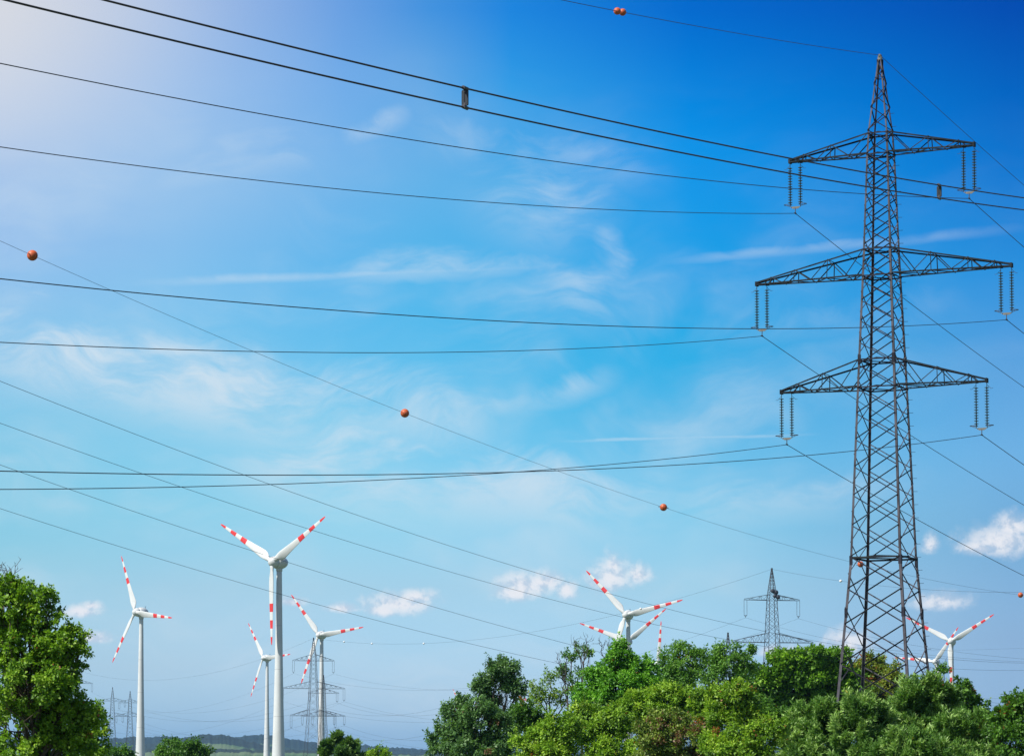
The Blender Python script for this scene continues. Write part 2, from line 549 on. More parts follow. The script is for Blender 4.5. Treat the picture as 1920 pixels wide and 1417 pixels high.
def big_pylon():
    root = empty('lattice_pylon', BASE, 'tall dark lattice power pylon with three crossarms rising behind the willow bushes', 'pylon')
    cu = ((-1, -1), (1, -1), (1, 1), (-1, 1))
    kinks = [q[0] for q in HT]
    kinks[0] = 0.0
    for k in range(4):                                   # four legs, angle sections with the edge outwards
        mb = MB()
        for a, b in zip(kinks[:-1], kinks[1:]):
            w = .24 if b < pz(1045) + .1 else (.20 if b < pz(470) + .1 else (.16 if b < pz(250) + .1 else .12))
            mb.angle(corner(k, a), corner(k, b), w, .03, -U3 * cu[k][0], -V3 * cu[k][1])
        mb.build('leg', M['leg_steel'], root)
    # lattice: crossed diagonals, panel joints of neighbouring faces half a panel apart
    zt = pz(290)
    lev = [pz(y) for y in (1466, 1400, 1322, 1246, 1172, 1105, 1045)]
    z = lev[-1]
    while z < zt - .6:
        z = z + 2 * half(z) * .60
        lev.append(z)
    s = (zt - lev[6]) / (lev[-1] - lev[6])
    lev = lev[:7] + [lev[6] + (q - lev[6]) * s for q in lev[7:]]
    mids = [lev[0]] + [(a + b) / 2 for a, b in zip(lev[:-1], lev[1:])] + [lev[-1]]
    peak = list(np.linspace(zt, pz(112), 9))
    for fi in range(4):
        a, b = fi, (fi + 1) % 4
        out = np.cross(corner(b, 10) - corner(a, 10), Z3); out /= np.linalg.norm(out)
        L = lev if fi in (0, 2) else mids
        mb = MB()
        for z0, z1 in zip(L[:-1], L[1:]):
            w = .105 if z1 < lev[6] + .1 else .085
            ins = -out * .035
            for p, q, off in ((corner(a, z0), corner(b, z1), out * .012), (corner(b, z0), corner(a, z1), ins)):
                d = (q - p) / np.linalg.norm(q - p)
                p, q = p + d * .12 + off, q - d * .12 + off
                up = np.cross(out, d); up *= np.sign(up[2])
                mb.angle(p + up * w * .5, q + up * w * .5, w, .016, -up, out if off is not ins else -out, 1 if off is not ins else 0)  # outer diagonals in lighter steel: sunlight on their flanges put into the colour
        for i, (z0, z1) in enumerate(zip(peak[:-1], peak[1:])):
            p, q = (corner(a, z0), corner(b, z1)) if (i + fi) % 2 == 0 else (corner(b, z0), corner(a, z1))
            p, q = p + out * .01, q + out * .01
            mb.angle(p, q, .085, .014, np.cross(out, q - p), out)
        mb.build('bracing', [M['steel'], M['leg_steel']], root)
    # horizontal frames
    for y, w in ((1045, .15), (727, .12), (675, .12), (518, .12), (468, .12), (290, .11), (251, .11), (146, .07)):
        mb = MB()
        zz = pz(y)
        c = [corner(k, zz) for k in range(4)]
        for k in range(4):
            p, q = c[k], c[(k + 1) % 4]
            o = np.cross(q - p, Z3); o /= np.linalg.norm(o)
            mb.angle(p + o * .05, q + o * .05, w, .02, -Z3, -o)
        if y != 146:
            for k in range(4):
                mb.angle((c[k] + c[(k + 1) % 4]) / 2, (c[(k + 1) % 4] + c[(k + 2) % 4]) / 2, w * .7, .015, Z3, np.cross(Z3, c[k] - c[(k + 2) % 4]))
        mb.build('horizontal_frame', M['steel_arm'] if y == 1045 else M['steel'], root)
    # crossarms
    tips = {}
    for ai, (yl, yu, span, nodes) in enumerate(((290, 250, 8.70, (.47, .82)), (518, 468, 12.0, (.33, .64, .86)), (727, 675, 9.65, (.46, .80)))):
        zl, zu = pz(yl), pz(yu)
        for sg in (-1, 1):
            mb = MB()
            hl, hu = half(zl), half(zu)
            low, upp = {}, {}
            for sv in (-1, 1):
                l0, l1 = loc(sg * hl, sv * hl, zl), loc(sg * span, sv * .22, zl)
                u0, u1 = loc(sg * hu, sv * hu, zu), loc(sg * span, sv * .22, zl + .30)
                mb.angle(l0, l1, .125, .02, V3 * -sv, Z3)
                mb.angle(u0, u1, .135, .02, V3 * -sv, -Z3)
                fl = [0.0] + list(nodes) + [1.0]
                low[sv] = [l0 + (l1 - l0) * t for t in fl]
                upp[sv] = [u0 + (u1 - u0) * t for t in fl]
                o = V3 * sv * .02
                for i in range(len(fl) - 1):
                    if i:
                        mb.angle(low[sv][i] + o, upp[sv][i] + o, .075, .012, U3, V3 * -sv)
                    mid = (low[sv][i] + low[sv][i + 1]) / 2
                    mb.angle(upp[sv][i] + o, mid + o, .08, .014, U3, V3 * -sv)
                    if i < len(fl) - 2:
                        mb.angle(mid + o, upp[sv][i + 1] + o, .08, .014, U3, V3 * -sv)
            for i in range(len(fl) - 1):
                mb.angle(low[-1][i], low[1][i + 1] if i % 2 == 0 else low[1][i], .08, .012, U3, Z3)
                m2 = (low[1][i] + low[1][i + 1]) / 2
                mb.angle(low[-1][i], m2, .075, .012, U3, Z3)
                mb.angle(m2, low[-1][i + 1], .075, .012, U3, Z3)
                mb.angle(upp[-1][i + 1], upp[1][i + 1], .06, .012, U3, Z3)
            mb.box(loc(sg * (span - .02), 0, zl + .13), U3 * .09, V3 * .26, Z3 * .20)
            mb.box(loc(sg * (span - 1.0), 0, zl + .04), U3 * .10, V3 * .42, Z3 * .07)
            mb.build('crossarm', M['steel_arm'], root)
            tips[(ai, sg)] = (sg * span, zl)
    mb = MB()                                            # cap with the earth wire clamp
    zt2 = pz(112)
    mb.box(loc(0, 0, zt2 + .12), U3 * .17, V3 * .17, Z3 * .14)
    mb.box(loc(0, 0, zt2 + .36), U3 * .10, V3 * .22, Z3 * .09)
    mb.build('peak_cap', M['plate'], root)
    # climbing pegs on the right-hand leg
    sb = MB(); sb.box((0, 0, 0), U3 * .19 + V3 * .04, V3 * .016, Z3 * .016)
    proto = None
    zz = pz(1240)
    while zz < pz(190):
        q = corner(2, zz) + U3 * .17
        if proto is None:
            proto = sb.build('step_bolt', M['steel'], root); o = proto
        else:
            o = proto.copy(); COL.objects.link(o); o.parent = root
        o.location = tuple(q)
        zz += 1.18
    for k in (0, 1, 2):                                  # splice plates where the leg sections join
        for y in (1150, 1052, 676):
            mb = MB()
            c = corner(k, pz(y))
            mb.box(c - U3 * cu[k][0] * .12, U3 * .14, V3 * .035, Z3 * .42)
            mb.box(c - V3 * cu[k][1] * .12, U3 * .035, V3 * .14, Z3 * .42)
            mb.build('splice_plate', M['steel'], root)
    return tips


TIPS = big_pylon()


# ------------------------------------------------------------------ insulator sets on the large pylon
CLAMP = {}


def insulator_proto():
    root = empty('insulator_set', (0, 0, 0), '', 'insulator', 'insulator sets hanging from the large pylon', -TH)
    top, n, sp = -.42, 14, .243
    for i, x in enumerate((0.0, -.98)):
        mb = MB()
        prof = [(-.02, .03), (top, .03)]
        for k in range(n):
            h = top - k * sp
            prof += [(h, .05), (h - .045, .055), (h - .05, .20), (h - .095, .205), (h - .11, .07), (h - sp + .01, .04)]
        prof += [(top - n * sp - .25, .035)]
        mb.lathe([(h, r) for h, r in prof], 12, 'z', (x, 0, 0))
        mb.build('insulator_string', M['glass'], root)
        s = 1 if i == 0 else -1
        mb = MB()
        zb = top - n * sp - .02
        mb.torus((x + s * .22, 0, zb), (1, 0, 0), (0, 1, 0), .36, .30, .028)
        mb.tube([(x, 0, zb - .16), (x + s * .22, 0, zb - .12), (x + s * .45, 0, zb)], .02, 5)
        mb.build('corona_ring', M['zinc'], root, True)
        mb = MB()
        mb.tube([(x, 0, -.20), (x + s * .22, 0, -.42), (x + s * .40, 0, -.58), (x + s * .55, 0, -.55)], .018, 5)
        mb.build('arcing_horn', M['zinc'], root, True)
    zb = top - n * sp - .22
    mb = MB()
    vs = [(.06, 0, zb), (-1.04, 0, zb), (-.72, 0, zb - .20), (-.26, 0, zb - .20)]
    mb.add([(q[0], y, q[2]) for y in (-.03, .03) for q in vs],
           [(0, 1, 2, 3), (7, 6, 5, 4), (0, 4, 5, 1), (1, 5, 6, 2), (2, 6, 7, 3), (3, 7, 4, 0)])
    mb.build('yoke_plate', M['plate'], root)
    mb = MB()
    mb.box((-.49, 0, zb - .40), (.03, 0, 0), (0, .03, 0), (0, 0, .22))
    mb.tube([(-.49, -.30, zb - .66), (-.49, -.12, zb - .62), (-.49, .12, zb - .62), (-.49, .30, zb - .66)], [.04, .075, .075, .04], 8)
    mb.build('cable_clamp', M['zinc'], root)
    return root, -.49, zb - .63


def copy_tree(o, parent=None):
    c = o.copy()
    COL.objects.link(c)
    c.parent = parent
    for ch in list(o.children):
        copy_tree(ch, c)
    return c


def hang_insulators():
    proto, dx, dz = insulator_proto()
    first = True
    nm = ('top', 'middle', 'bottom')
    for (ai, sg), (u, z) in TIPS.items():
        o = proto if first else copy_tree(proto)
        first = False
        # strings hang at the tip and 0.98 m inboard of it
        uu = u if sg > 0 else u + .98
        o.location = tuple(BASE + loc(uu - .02 * sg, 0, z - .02))
        o['label'] = 'double glass insulator string at the %s tip of the large pylon\'s %s crossarm' % ('left' if sg < 0 else 'right', nm[ai])
        CLAMP[(ai, sg)] = BASE + loc(uu - .02 * sg + dx, 0, z - .02 + dz)


hang_insulators()


# ------------------------------------------------------------------ cables
def cable(name, label, cat, anchor, slope, pts, Yend, r, m, group=None, Ystart=None, n=70, sides=6, curv=None):
    """hang a cable in the vertical plane X = X0 + slope*(Y - Y0) with a parabola through the sighted points"""
    X0, Y0 = anchor[0], anchor[1]
    ys, zs, ws = [], [], []
    if len(anchor) > 2:
        ys.append(Y0); zs.append(anchor[2]); ws.append(60.0)
    for px, py in pts:
        d = ray(px, py)
        l = (X0 - slope * Y0) / (d[0] - slope * d[1])
        ys.append(l * d[1]); zs.append(EYE + l * d[2]); ws.append(1.0)
    ys, zs, ws = np.array(ys), np.array(zs), np.array(ws)
    t = (ys - Y0) / 100.0
    A = np.stack([np.ones_like(t), t, t * t], 1)
    if curv is None:
        co = np.linalg.lstsq(A * ws[:, None], zs * ws, rcond=None)[0]
    else:                                                # too short a stretch is seen to measure the sag: give it
        k = np.linalg.lstsq(A[:, :2] * ws[:, None], (zs - curv * t * t) * ws, rcond=None)[0]
        co = np.array((k[0], k[1], curv))
    Y1 = Y0 if Ystart is None else Ystart
    yy = np.linspace(Y1, Yend, n)
    tt = (yy - Y0) / 100.0
    zz = co[0] + co[1] * tt + co[2] * tt * tt
    if len(anchor) > 2:
        zz = zz + (anchor[2] - co[0]) * np.clip(1 - np.abs(tt) * 10, 0, 1)
    path = np.stack([X0 + slope * (yy - Y0), yy, zz], 1)
    mid = path[0].copy()
    mb = MB(); mb.tube(path - mid, r, sides)
    o = mb.build(name, m, None, True)
    o.location = tuple(mid)
    tag(o, label, cat, group)
    f = lambda Y: np.array((X0 + slope * (Y - Y0), Y, np.interp(Y, np.sort(yy), zz[np.argsort(yy)])))
    return f


SL, SR = .60, .50
RC = .030
LEFT = {(0, -1): [(1280, 400), (1000, 384), (640, 355.7), (320, 318), (0, 276.3)],
        (0, 1): [(1625, 365.6), (1380, 344.5), (1280, 333), (1000, 296), (640, 240.7), (320, 181), (0, 120.7)],
        (1, -1): [(1280, 645.3), (960, 657), (640, 660.7), (320, 654), (0, 642.7)],
        (1, 1): [(1617, 615.5), (1380, 616.5), (1280, 614.7), (960, 602), (640, 582), (320, 555), (0, 523.7)],
        (2, -1): [(1280, 858.7), (960, 884.7), (640, 902), (320, 913), (0, 917.7)],
        (2, 1): [(1607, 848), (1280, 870), (960, 884), (640, 889), (320, 888), (0, 885)]}
RIGHT = {(0, -1): [(1540, 440), (1589, 477), (1617, 496), (1700, 564.5), (1762, 611), (1920, 726)],
         (0, 1): [(1870, 419), (1920, 464)],
         (1, -1): [(1540, 705), (1599, 745), (1715, 821), (1777, 860), (1920, 946.6)],
         (1, 1): [(1905, 612.5), (1920, 626)],
         (2, -1): [(1500, 845.7), (1599, 906), (1724, 976), (1920, 1079)],
         (2, 1): [(1860, 831), (1920, 871)]}
NM = {0: 'top', 1: 'middle', 2: 'bottom'}
for key, pts in LEFT.items():
    side = 'left' if key[1] < 0 else 'right'
    cable('conductor_cable', 'dark cable running left across the sky from the %s insulator of the pylon\'s %s crossarm' % (side, NM[key[0]]),
          'power cable', CLAMP[key], SL, pts, 95, RC, M['cable'], 'conductors running left from the large pylon')
for key, pts in RIGHT.items():
    side = 'left' if key[1] < 0 else 'right'
    cable('conductor_cable', 'dark cable running right and away from the %s insulator of the pylon\'s %s crossarm' % (side, NM[key[0]]),
          'power cable', CLAMP[key], SR, pts, 480, RC, M['cable'], 'conductors running right from the large pylon', curv=2.6)
TOP = BASE + loc(0, 0, pz(104))
ew = cable('earth_wire', 'thin wire running left from the peak of the large pylon, carrying two touching orange balls', 'earth wire',
           TOP, SL, [(1640, 101), (1280, 44.7), (1153, 20.7), (1052, 0)], 110, .024, M['cable'])
cable('earth_wire', 'thin wire slanting down right and away from the peak of the large pylon', 'earth wire',
      TOP, SR, [(1660, 109), (1747, 187), (1920, 349.5)], 480, .024, M['cable'], curv=2.2)

# near twin bundle with spacers
A0 = (-1.02, 63.0)
nb_u = cable('near_cable', 'upper thick brown cable of the near twin pair crossing the top of the sky', 'power cable', A0, .5,
             [(193, 0), (640, 110.7), (870, 166), (1280, 256), (1380, 276), (1483, 297), (1634, 325.5), (1769.5, 351), (1920, 370)], 150, .0205, M['dark_cable'],
             'near twin cables', 30, 110, 8)
nb_l = cable('near_cable', 'lower thick brown cable of the near twin pair crossing the top of the sky', 'power cable', A0, .5,
             [(10, 0), (133, 30), (640, 150.7), (872, 201.7), (1280, 287), (1380, 306), (1634, 352), (1769, 372.5), (1920, 394)], 150, .0205, M['dark_cable'],
             'near twin cables', 30, 110, 8)


def spacer(Y, label):
    a, b = nb_u(Y), nb_l(Y)
    root = empty('cable_spacer', b, label, 'cable spacer', 'spacers on the near twin cables', -math.atan(.5))
    h = a[2] - b[2]
    for s in (-1, 1):
        mb = MB()                                        # long plate with chamfered corners
        w, t, z0, z1, c = .030, .022, .04, h - .04, .02
        x = s * .040
        pr = [(-w, z0 + c), (-w + c * .7, z0), (w - c * .7, z0), (w, z0 + c), (w, z1 - c), (w - c * .7, z1), (-w + c * .7, z1), (-w, z1 - c)]
        n = 8
        mb.add([(x * 1.02 + p * 1.15, y, q) for y in (-t, t) for p, q in pr],
               [tuple(range(n)), tuple(range(2 * n - 1, n - 1, -1))] + [(i, i + n, (i + 1) % n + n, (i + 1) % n) for i in range(n)])
        mb.build('weight_plate', M['spacer'], root)
    for z in (0.0, h):
        mb = MB()
        mb.tube([(0, -.10, z), (0, .10, z)], .045, 8)
        mb.box((0, 0, z + (.05 if z == 0 else -.05)), (.025, 0, 0), (0, .03, 0), (0, 0, .05))
        mb.build('clamp', M['glassy'], root)


spacer(63.0, 'grey two-plate spacer between the twin cables high over the middle of the picture')
l1 = (A0[0] - .5 * A0[1]) / ((1769 - 960) / F - .5)
spacer(l1, 'small dark spacer between the twin cables just right of the large pylon')

# second line: earth wire with orange balls and four conductors
E0 = (-7.35, 200.0)
bl = cable('earth_wire', 'thin wire with four orange balls slanting down across the whole sky', 'earth wire', E0, .5,
           [(0, 452), (53, 475), (200, 538), (640, 728.5), (758, 776), (1245, 952), (1440, 1011), (1615, 1057), (1733, 1082), (1909, 1116)], 420, .0105, M['cable'], None, 120, 90)
SLOPE2 = .5
W = [('uppermost of four parallel thin cables slanting down behind the tallest wind turbine', 152, [(0, 715.8), (460, 889.5), (613, 944), (860, 1029), (1100, 1103), (1280, 1147), (1426, 1181)]),
     ('second from top of four parallel thin cables slanting down behind the tallest wind turbine', 160, [(0, 792.7), (337, 912), (432, 944), (640, 1010.7), (933, 1096.7), (1165, 1155), (1280, 1182), (1361, 1198)]),
     ('third from top of four parallel thin cables, passing just behind the tallest turbine\'s hub', 168, [(0, 870.5), (208, 944), (460, 1029), (640, 1085.7), (860, 1149), (1077, 1210), (1120, 1221)]),
     ('lowest of four parallel thin cables, crossing the tallest turbine\'s tower below its hub', 176, [(0, 953), (227, 1025), (533, 1115), (640, 1145.5), (840, 1196), (1040, 1241.7)])]
for lab, y0, pts in W:
    cable('conductor_cable', lab, 'power cable', ((0 - 960) / F * y0, y0), SLOPE2, pts, 400, .0125, M['cable'], 'conductors of the second line', y0 - 45, 90)


def ball_mesh():
    root = empty('marker_ball', (0, 0, 0), '', 'marker ball', 'orange marker balls')
    R = .30
    for s in (-1, 1):                                    # two half shells with flattened rim
        mb = MB()
        prof = [(s * .018, R * .97), (s * .03, R)] + [(s * R * sin(a), R * cos(a)) for a in np.linspace(.12, 1.5, 9)]
        if s > 0:
            mb.lathe(prof, 24, 'y')
        else:
            mb.lathe(prof, 24, 'y')
            mb.f = [f[::-1] for f in mb.f]
        mb.build('half_shell', M['ball'], root, True)
    mb = MB()
    mb.lathe([(-.018, R * .9), (-.018, R * .95), (.018, R * .95), (.018, R * .9)], 24, 'y')
    mb.build('seam_band', M['seam'], root)
    mb = MB()
    mb.tube([(0, -.42, 0), (0, .42, 0)], .028, 8)
    mb.build('cable_sleeve', M['glassy'], root)
    return root


ball = ball_mesh()
spots = []
for px, lab in ((53, 'largest orange marker ball on the slanting wire near the left edge'),
                (758, 'orange marker ball on the slanting wire in the middle of the sky'),
                (1245, 'orange marker ball on the slanting wire left of the large pylon'),
                (1615, 'dark orange marker ball seen through the lattice of the large pylon\'s lower body'),
                (1915, 'red orange marker ball cut by the right edge of the picture')):
    l = (E0[0] - .5 * E0[1]) / ((px - 960) / F - .5)
    spots.append((bl(l), lab, .5, 1.0))
for px, lab in ((1160, 'left one of two touching orange balls on the wire at the top'),
                (1170.3, 'right one of two touching orange balls on the wire at the top')):
    l = (TOP[0] - SL * TOP[1]) / ((px - 960) / F - SL)
    spots.append((ew(l), lab, SL, .93))
for i, (q, lab, s, k) in enumerate(spots):
    o = ball if i == 0 else copy_tree(ball)
    o.location = tuple(q)
    o.rotation_euler = (rad(12 if i % 2 else -8), rad(10 * (i - 3)), -math.atan(s) + rad((8, 25, -60, -50, 30, 20, 60)[i]))
    o.scale = (k, k, k)
    o['label'] = lab


# ------------------------------------------------------------------ distant pylons
FAR = {}


def far_pylon(px, Y, H, arms, label, key, rz, body, dishes=False, insul=True, phrase='', w=.12):
    base = P(px, HOR, Y); base[2] = 0.0
    root = empty('lattice_pylon', base, label, 'pylon', 'distant lattice pylons', rz)
    hb = lambda z: float(np.interp(z, [0, H * .25, H * .55, H * .86, H], [body, body * .74, body * .46, body * .27, .14]))
    cs = ((-1, -1), (1, -1), (1, 1), (-1, 1))
    cn = lambda k, z: np.array((cs[k][0] * hb(z), cs[k][1] * hb(z), z))
    kz = [0, H * .25, H * .55, H * .86, H]
    for k in range(4):
        mb = MB()
        for a, b in zip(kz[:-1], kz[1:]):
            mb.bar(cn(k, a), cn(k, b), w * 1.25)
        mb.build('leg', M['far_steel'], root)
    lv = [0.0]
    while lv[-1] < H - 1:
        lv.append(lv[-1] + max(1.1, 2 * hb(lv[-1]) * .75))
    lv[-1] = H
    mb = MB()
    for f in range(4):
        a, b = f, (f + 1) % 4
        for z0, z1 in zip(lv[:-1], lv[1:]):
            mb.bar(cn(a, z0), cn(b, z1), w * .62)
            mb.bar(cn(b, z0), cn(a, z1), w * .62)
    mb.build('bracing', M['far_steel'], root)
    R = np.array(((cos(rz), -sin(rz), 0), (sin(rz), cos(rz), 0), (0, 0, 1)))
    for ai, (zl, dz, span, offs) in enumerate(arms):
        for sg in (-1, 1):
            mb = MB()
            tip = np.array((sg * span, 0, zl))
            nn = max(3, int(span / 2.6))
            for sv in (-1, 1):
                l0 = np.array((sg * hb(zl), sv * hb(zl), zl)); u0 = np.array((sg * hb(zl + dz), sv * hb(zl + dz), zl + dz))
                mb.bar(l0, tip, w * 1.25); mb.bar(u0, tip + (0, 0, .25), w * 1.25)
                for i in range(nn):
                    t0, t1 = i / nn, (i + 1) / nn
                    lo0, lo1 = l0 + (tip - l0) * t0, l0 + (tip - l0) * t1
                    up0, up1 = u0 + (tip - u0) * t0, u0 + (tip - u0) * t1
                    mid = (lo0 + lo1) / 2
                    mb.bar(up0, mid, w * .5)
                    if i < nn - 1:
                        mb.bar(mid, up1, w * .5); mb.bar(lo1, up1, w * .45)
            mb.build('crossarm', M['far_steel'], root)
            for oi, (off, ln) in enumerate(offs):
                s = MB()
                for x in (0, -sg * 1.0):
                    s.lathe([(-.05, .05)] + [q for k in range(12) for q in ((-.4 - k * (ln - .6) / 12, .05), (-.45 - k * (ln - .6) / 12, .15), (-.5 - k * (ln - .6) / 12, .05))] + [(-ln, .05)], 6, 'z', (x, 0, 0))
                s.bar((0, 0, -ln), (-sg * 1.0, 0, -ln), .10)
                s.bar((-sg * .5, 0, -ln), (-sg * .5, 0, -ln - .8), .10)
                s.bar((0, 0, -ln), (-sg * .5, 0, -ln - .5), .08)
                s.bar((-sg * 1.0, 0, -ln), (-sg * .5, 0, -ln - .5), .08)
                wp = base + R @ np.array((sg * off, 0, zl))
                FAR[(key, ai, sg, oi)] = base + R @ np.array((sg * (off - .5), 0, zl - ln - .8))
                if insul:
                    o = s.build('insulator_set', M['far_steel'])
                    o.location = tuple(wp)
                    o.rotation_euler = (0, 0, rz)
                    pos = ('left' if sg < 0 else 'right') + (' end' if oi == 0 else ' inner point')
                    tag(o, 'thin insulators at %s of %s arm, %s' % (pos, (('top', 'middle', 'bottom') if len(arms) == 3 else ('upper', 'lower'))[ai], phrase), 'insulator', 'insulators of the distant pylons')
    FAR[(key, 'top')] = base + np.array((0, 0, H))
    mb = MB(); mb.box((0, 0, H + .1), (.25, 0, 0), (0, .25, 0), (0, 0, .25)); mb.build('peak_cap', M['far_steel'], root)
    if dishes:
        for (x, z, r) in ((.9, H - 7.6, .75), (1.5, H - 9.2, .7), (-.2, H - 7.2, .7), (.4, H - 8.8, .6)):
            mb = MB()
            mb.lathe([(-.25, r * .2), (-.18, r * .6), (0, r), (.3, r)], 14, 'y', (x, -hb(z) - .5, z))
            mb.bar((x, -hb(z) - .3, z), (x, hb(z), z), .12)
            mb.build('antenna_dish', M['zinc'], root)


ARM3 = lambda k, ln: [(54.2 * k, 2.2, 9.6, [(9.6, ln)]), (43.4 * k, 2.9, 14.0, [(14.0, ln)]), (33.4 * k, 2.9, 10.6, [(10.6, ln)])]
RZB = rad(17)
far_pylon(1449, 950, 64.5, [(54.4, 1.8, 9.7, [(9.7, 5.0)]), (40.7, 3.0, 14.4, [(14.4, 5.0)]), (29.0, 3.0, 10.8, [(10.8, 5.0)])],
          'grey lattice pylon with two visible arms above the bushes left of the large pylon', 'B', RZB, 4.6, True, True, 'two-armed grey pylon')
far_pylon(587, 1480, 64.6, [(53.2, 3.2, 10.8, [(10.8, 5.6)]), (39.2, 3.6, 16.4, [(16.4, 5.6)]), (25.5, 3.2, 11.9, [(11.9, 5.6)])],
          'grey three-armed lattice pylon standing right behind the second tallest turbine on the left', 'C', RZB, 4.4, False, True, 'pylon behind turbine')
far_pylon(144, 2040, 66.0, [(57.0, 2.6, 10.6, [(10.6, 5.4)]), (44.0, 3.2, 16.0, [(16.0, 5.4)]), (31.0, 3.0, 12.0, [(12.0, 5.4)])],
          'faint lattice pylon half hidden by the leaves of the left tree', 'D', RZB, 4.4, False, True, 'pylon behind the left tree', .12)
DAN = lambda: [(39.0, 2.4, 8.6, [(8.0, 4.2)]), (26.8, 3.0, 12.0, [(12.0, 4.2), (6.5, 4.2)])]
far_pylon(1366, 1060, 48.5, DAN(), 'top of a lattice mast poking over the trees left of the two-armed grey pylon', 'P', RZB, 3.0, False, False)
far_pylon(945, 1313, 48.5, DAN(), 'pylon peak showing just above the grey green tree crown', 'Q', RZB, 3.0, False, False)
far_pylon(606, 1571, 48.5, DAN(), 'faint slim two-armed pylon behind the three-armed pylon and a turbine tower', 'R', RZB, 3.0, False, True, 'faint slim pylon behind turbine', .11)
far_pylon(243, 1927, 48.5, [(41.2, 2.2, 7.6, [(7.6, 3.6)]), (32.3, 2.6, 9.4, [(9.4, 3.6), (5.2, 3.6)])], 'right one of two faint lattice pylons beside the leftmost turbine', 'S', rad(14), 3.4, False, True, 'right pylon by leftmost turbine', .11)
far_pylon(210, 2060, 54.5, [(45.2, 2.2, 9.2, [(9.2, 3.8)]), (34.5, 2.6, 11.8, [(11.8, 3.8)])], 'left one of two faint lattice pylons beside the leftmost turbine', 'T', rad(14), 3.6, False, True, 'left pylon by leftmost turbine', .11)


def span_wire(a, b, sag, r, label, group, name='conductor_cable', cat='power cable', tmax=1.0, n=60):
    t = np.linspace(0, tmax, n)
    path = a[None] + (b - a)[None] * t[:, None]
    path[:, 2] -= 4 * sag * t * (1 - t)
    mb = MB(); mb.tube(path - path[0], r, 5)
    o = mb.build(name, M['cable'], None, True)
    o.location = tuple(path[0])
    tag(o, label, cat, group)
    return lambda s: a + (b - a) * s - np.array((0, 0, 4 * sag * s * (1 - s)))


RF = .027
sd = {-1: 'left', 1: 'right'}
dirR = np.array((184.0, -525.0, 0)) * .92
for ai in range(3):
    for sg in (-1, 1):
        a = FAR[('B', ai, sg, 0)]
        span_wire(a, FAR[('C', ai, sg, 0)], 15, RF, 'faint cable from the two-armed grey pylon\'s %s %s arm to the three-armed pylon' % (NM[ai].replace('middle', 'lower').replace('bottom', 'hidden'), sd[sg]),
                  'cables between the distant pylons')
        span_wire(FAR[('C', ai, sg, 0)], FAR[('D', ai, sg, 0)], 17, RF, 'faint cable sagging left from the %s end of the three-armed pylon\'s %s arm' % (sd[sg], NM[ai]),
                  'cables between the distant pylons')
        span_wire(a, a + dirR, 22, RF, 'faint cable running right behind the large pylon from the grey pylon\'s %s %s arm' % (NM[ai].replace('middle', 'lower').replace('bottom', 'hidden'), sd[sg]),
                  'cables between the distant pylons')
tw = span_wire(FAR[('B', 'top')], FAR[('C', 'top')], 11, .032, 'faint earth wire with white balls hanging between the two grey pylon peaks', None, 'earth_wire', 'earth wire')
tr = span_wire(FAR[('B', 'top')], FAR[('B', 'top')] + dirR, 19, .032, 'faint earth wire running right from the grey pylon\'s peak behind the large pylon', None, 'earth_wire', 'earth wire')
tl = span_wire(FAR[('C', 'top')], FAR[('D', 'top')], 13, .032, 'faint earth wire running left from the three-armed pylon\'s peak', None, 'earth_wire', 'earth wire')
for (k0, k1, ph) in (('P', 'Q', 'from the hidden mast to the pylon behind the grey green tree'), ('Q', 'R', 'between the grey green tree\'s pylon and the slim far pylon'), ('R', 'S', 'from the slim far pylon to the two faint left pylons')):
    for ai, sg in ((0, -1), (0, 1), (1, -1), (1, 1)):
        span_wire(FAR[(k0, ai, sg, 0)], FAR[(k1, ai, sg, 0)], 9, .034, 'hair-thin %s %s cable %s' % (('upper', 'lower')[ai], sd[sg], ph), 'cables between the slim far pylons')
# low cables at the right edge that run on from the slim line
pr = FAR[('P', 0, -1, 0)]
for i, (y0, y1) in enumerate(((1209, 1204), (1301, 1297), (1312, 1318), (1322, 1330), (1337, 1344), (1345, 1350))):
    a, b = P(1500, y0 + (y0 - y1) * 1.0, 1020), P(2100, y1, 800)
    span_wire(a, b, 1.5, .017, 'hair-thin low cable at the right edge, %s from the top of six' % ('first', 'second', 'third', 'fourth', 'fifth', 'last')[i], 'low cables at the right edge')

wb = None
for f, s, lab in ((tw, .205, 'small white ball on the wire left of the grey pylon\'s peak'), (tr, .10, 'small white ball on the wire right of the grey pylon\'s peak'),
                  (tw, .67, 'small white ball on the sagging wire beside the grey green tree'), (tw, .815, 'small white ball on the sagging wire right of the three-armed pylon'),
                  (tw, .90, 'small white ball on the wire nearest the three-armed pylon')):
    if wb is None:
        mb = MB()
        mb.lathe([(-.42 * cos(a), max(.001, .42 * sin(a))) for a in np.linspace(0, pi, 11)], 16, 'z')
        mb.tube([(-.6, 0, 0), (.6, 0, 0)], .04, 6)
        wb = mb.build('white_marker_ball', M['white_ball'], None, True); o = wb
    else:
        o = wb.copy(); COL.objects.link(o)
    o.location = tuple(f(s))
    tag(o, lab, 'marker ball', 'white marker balls')


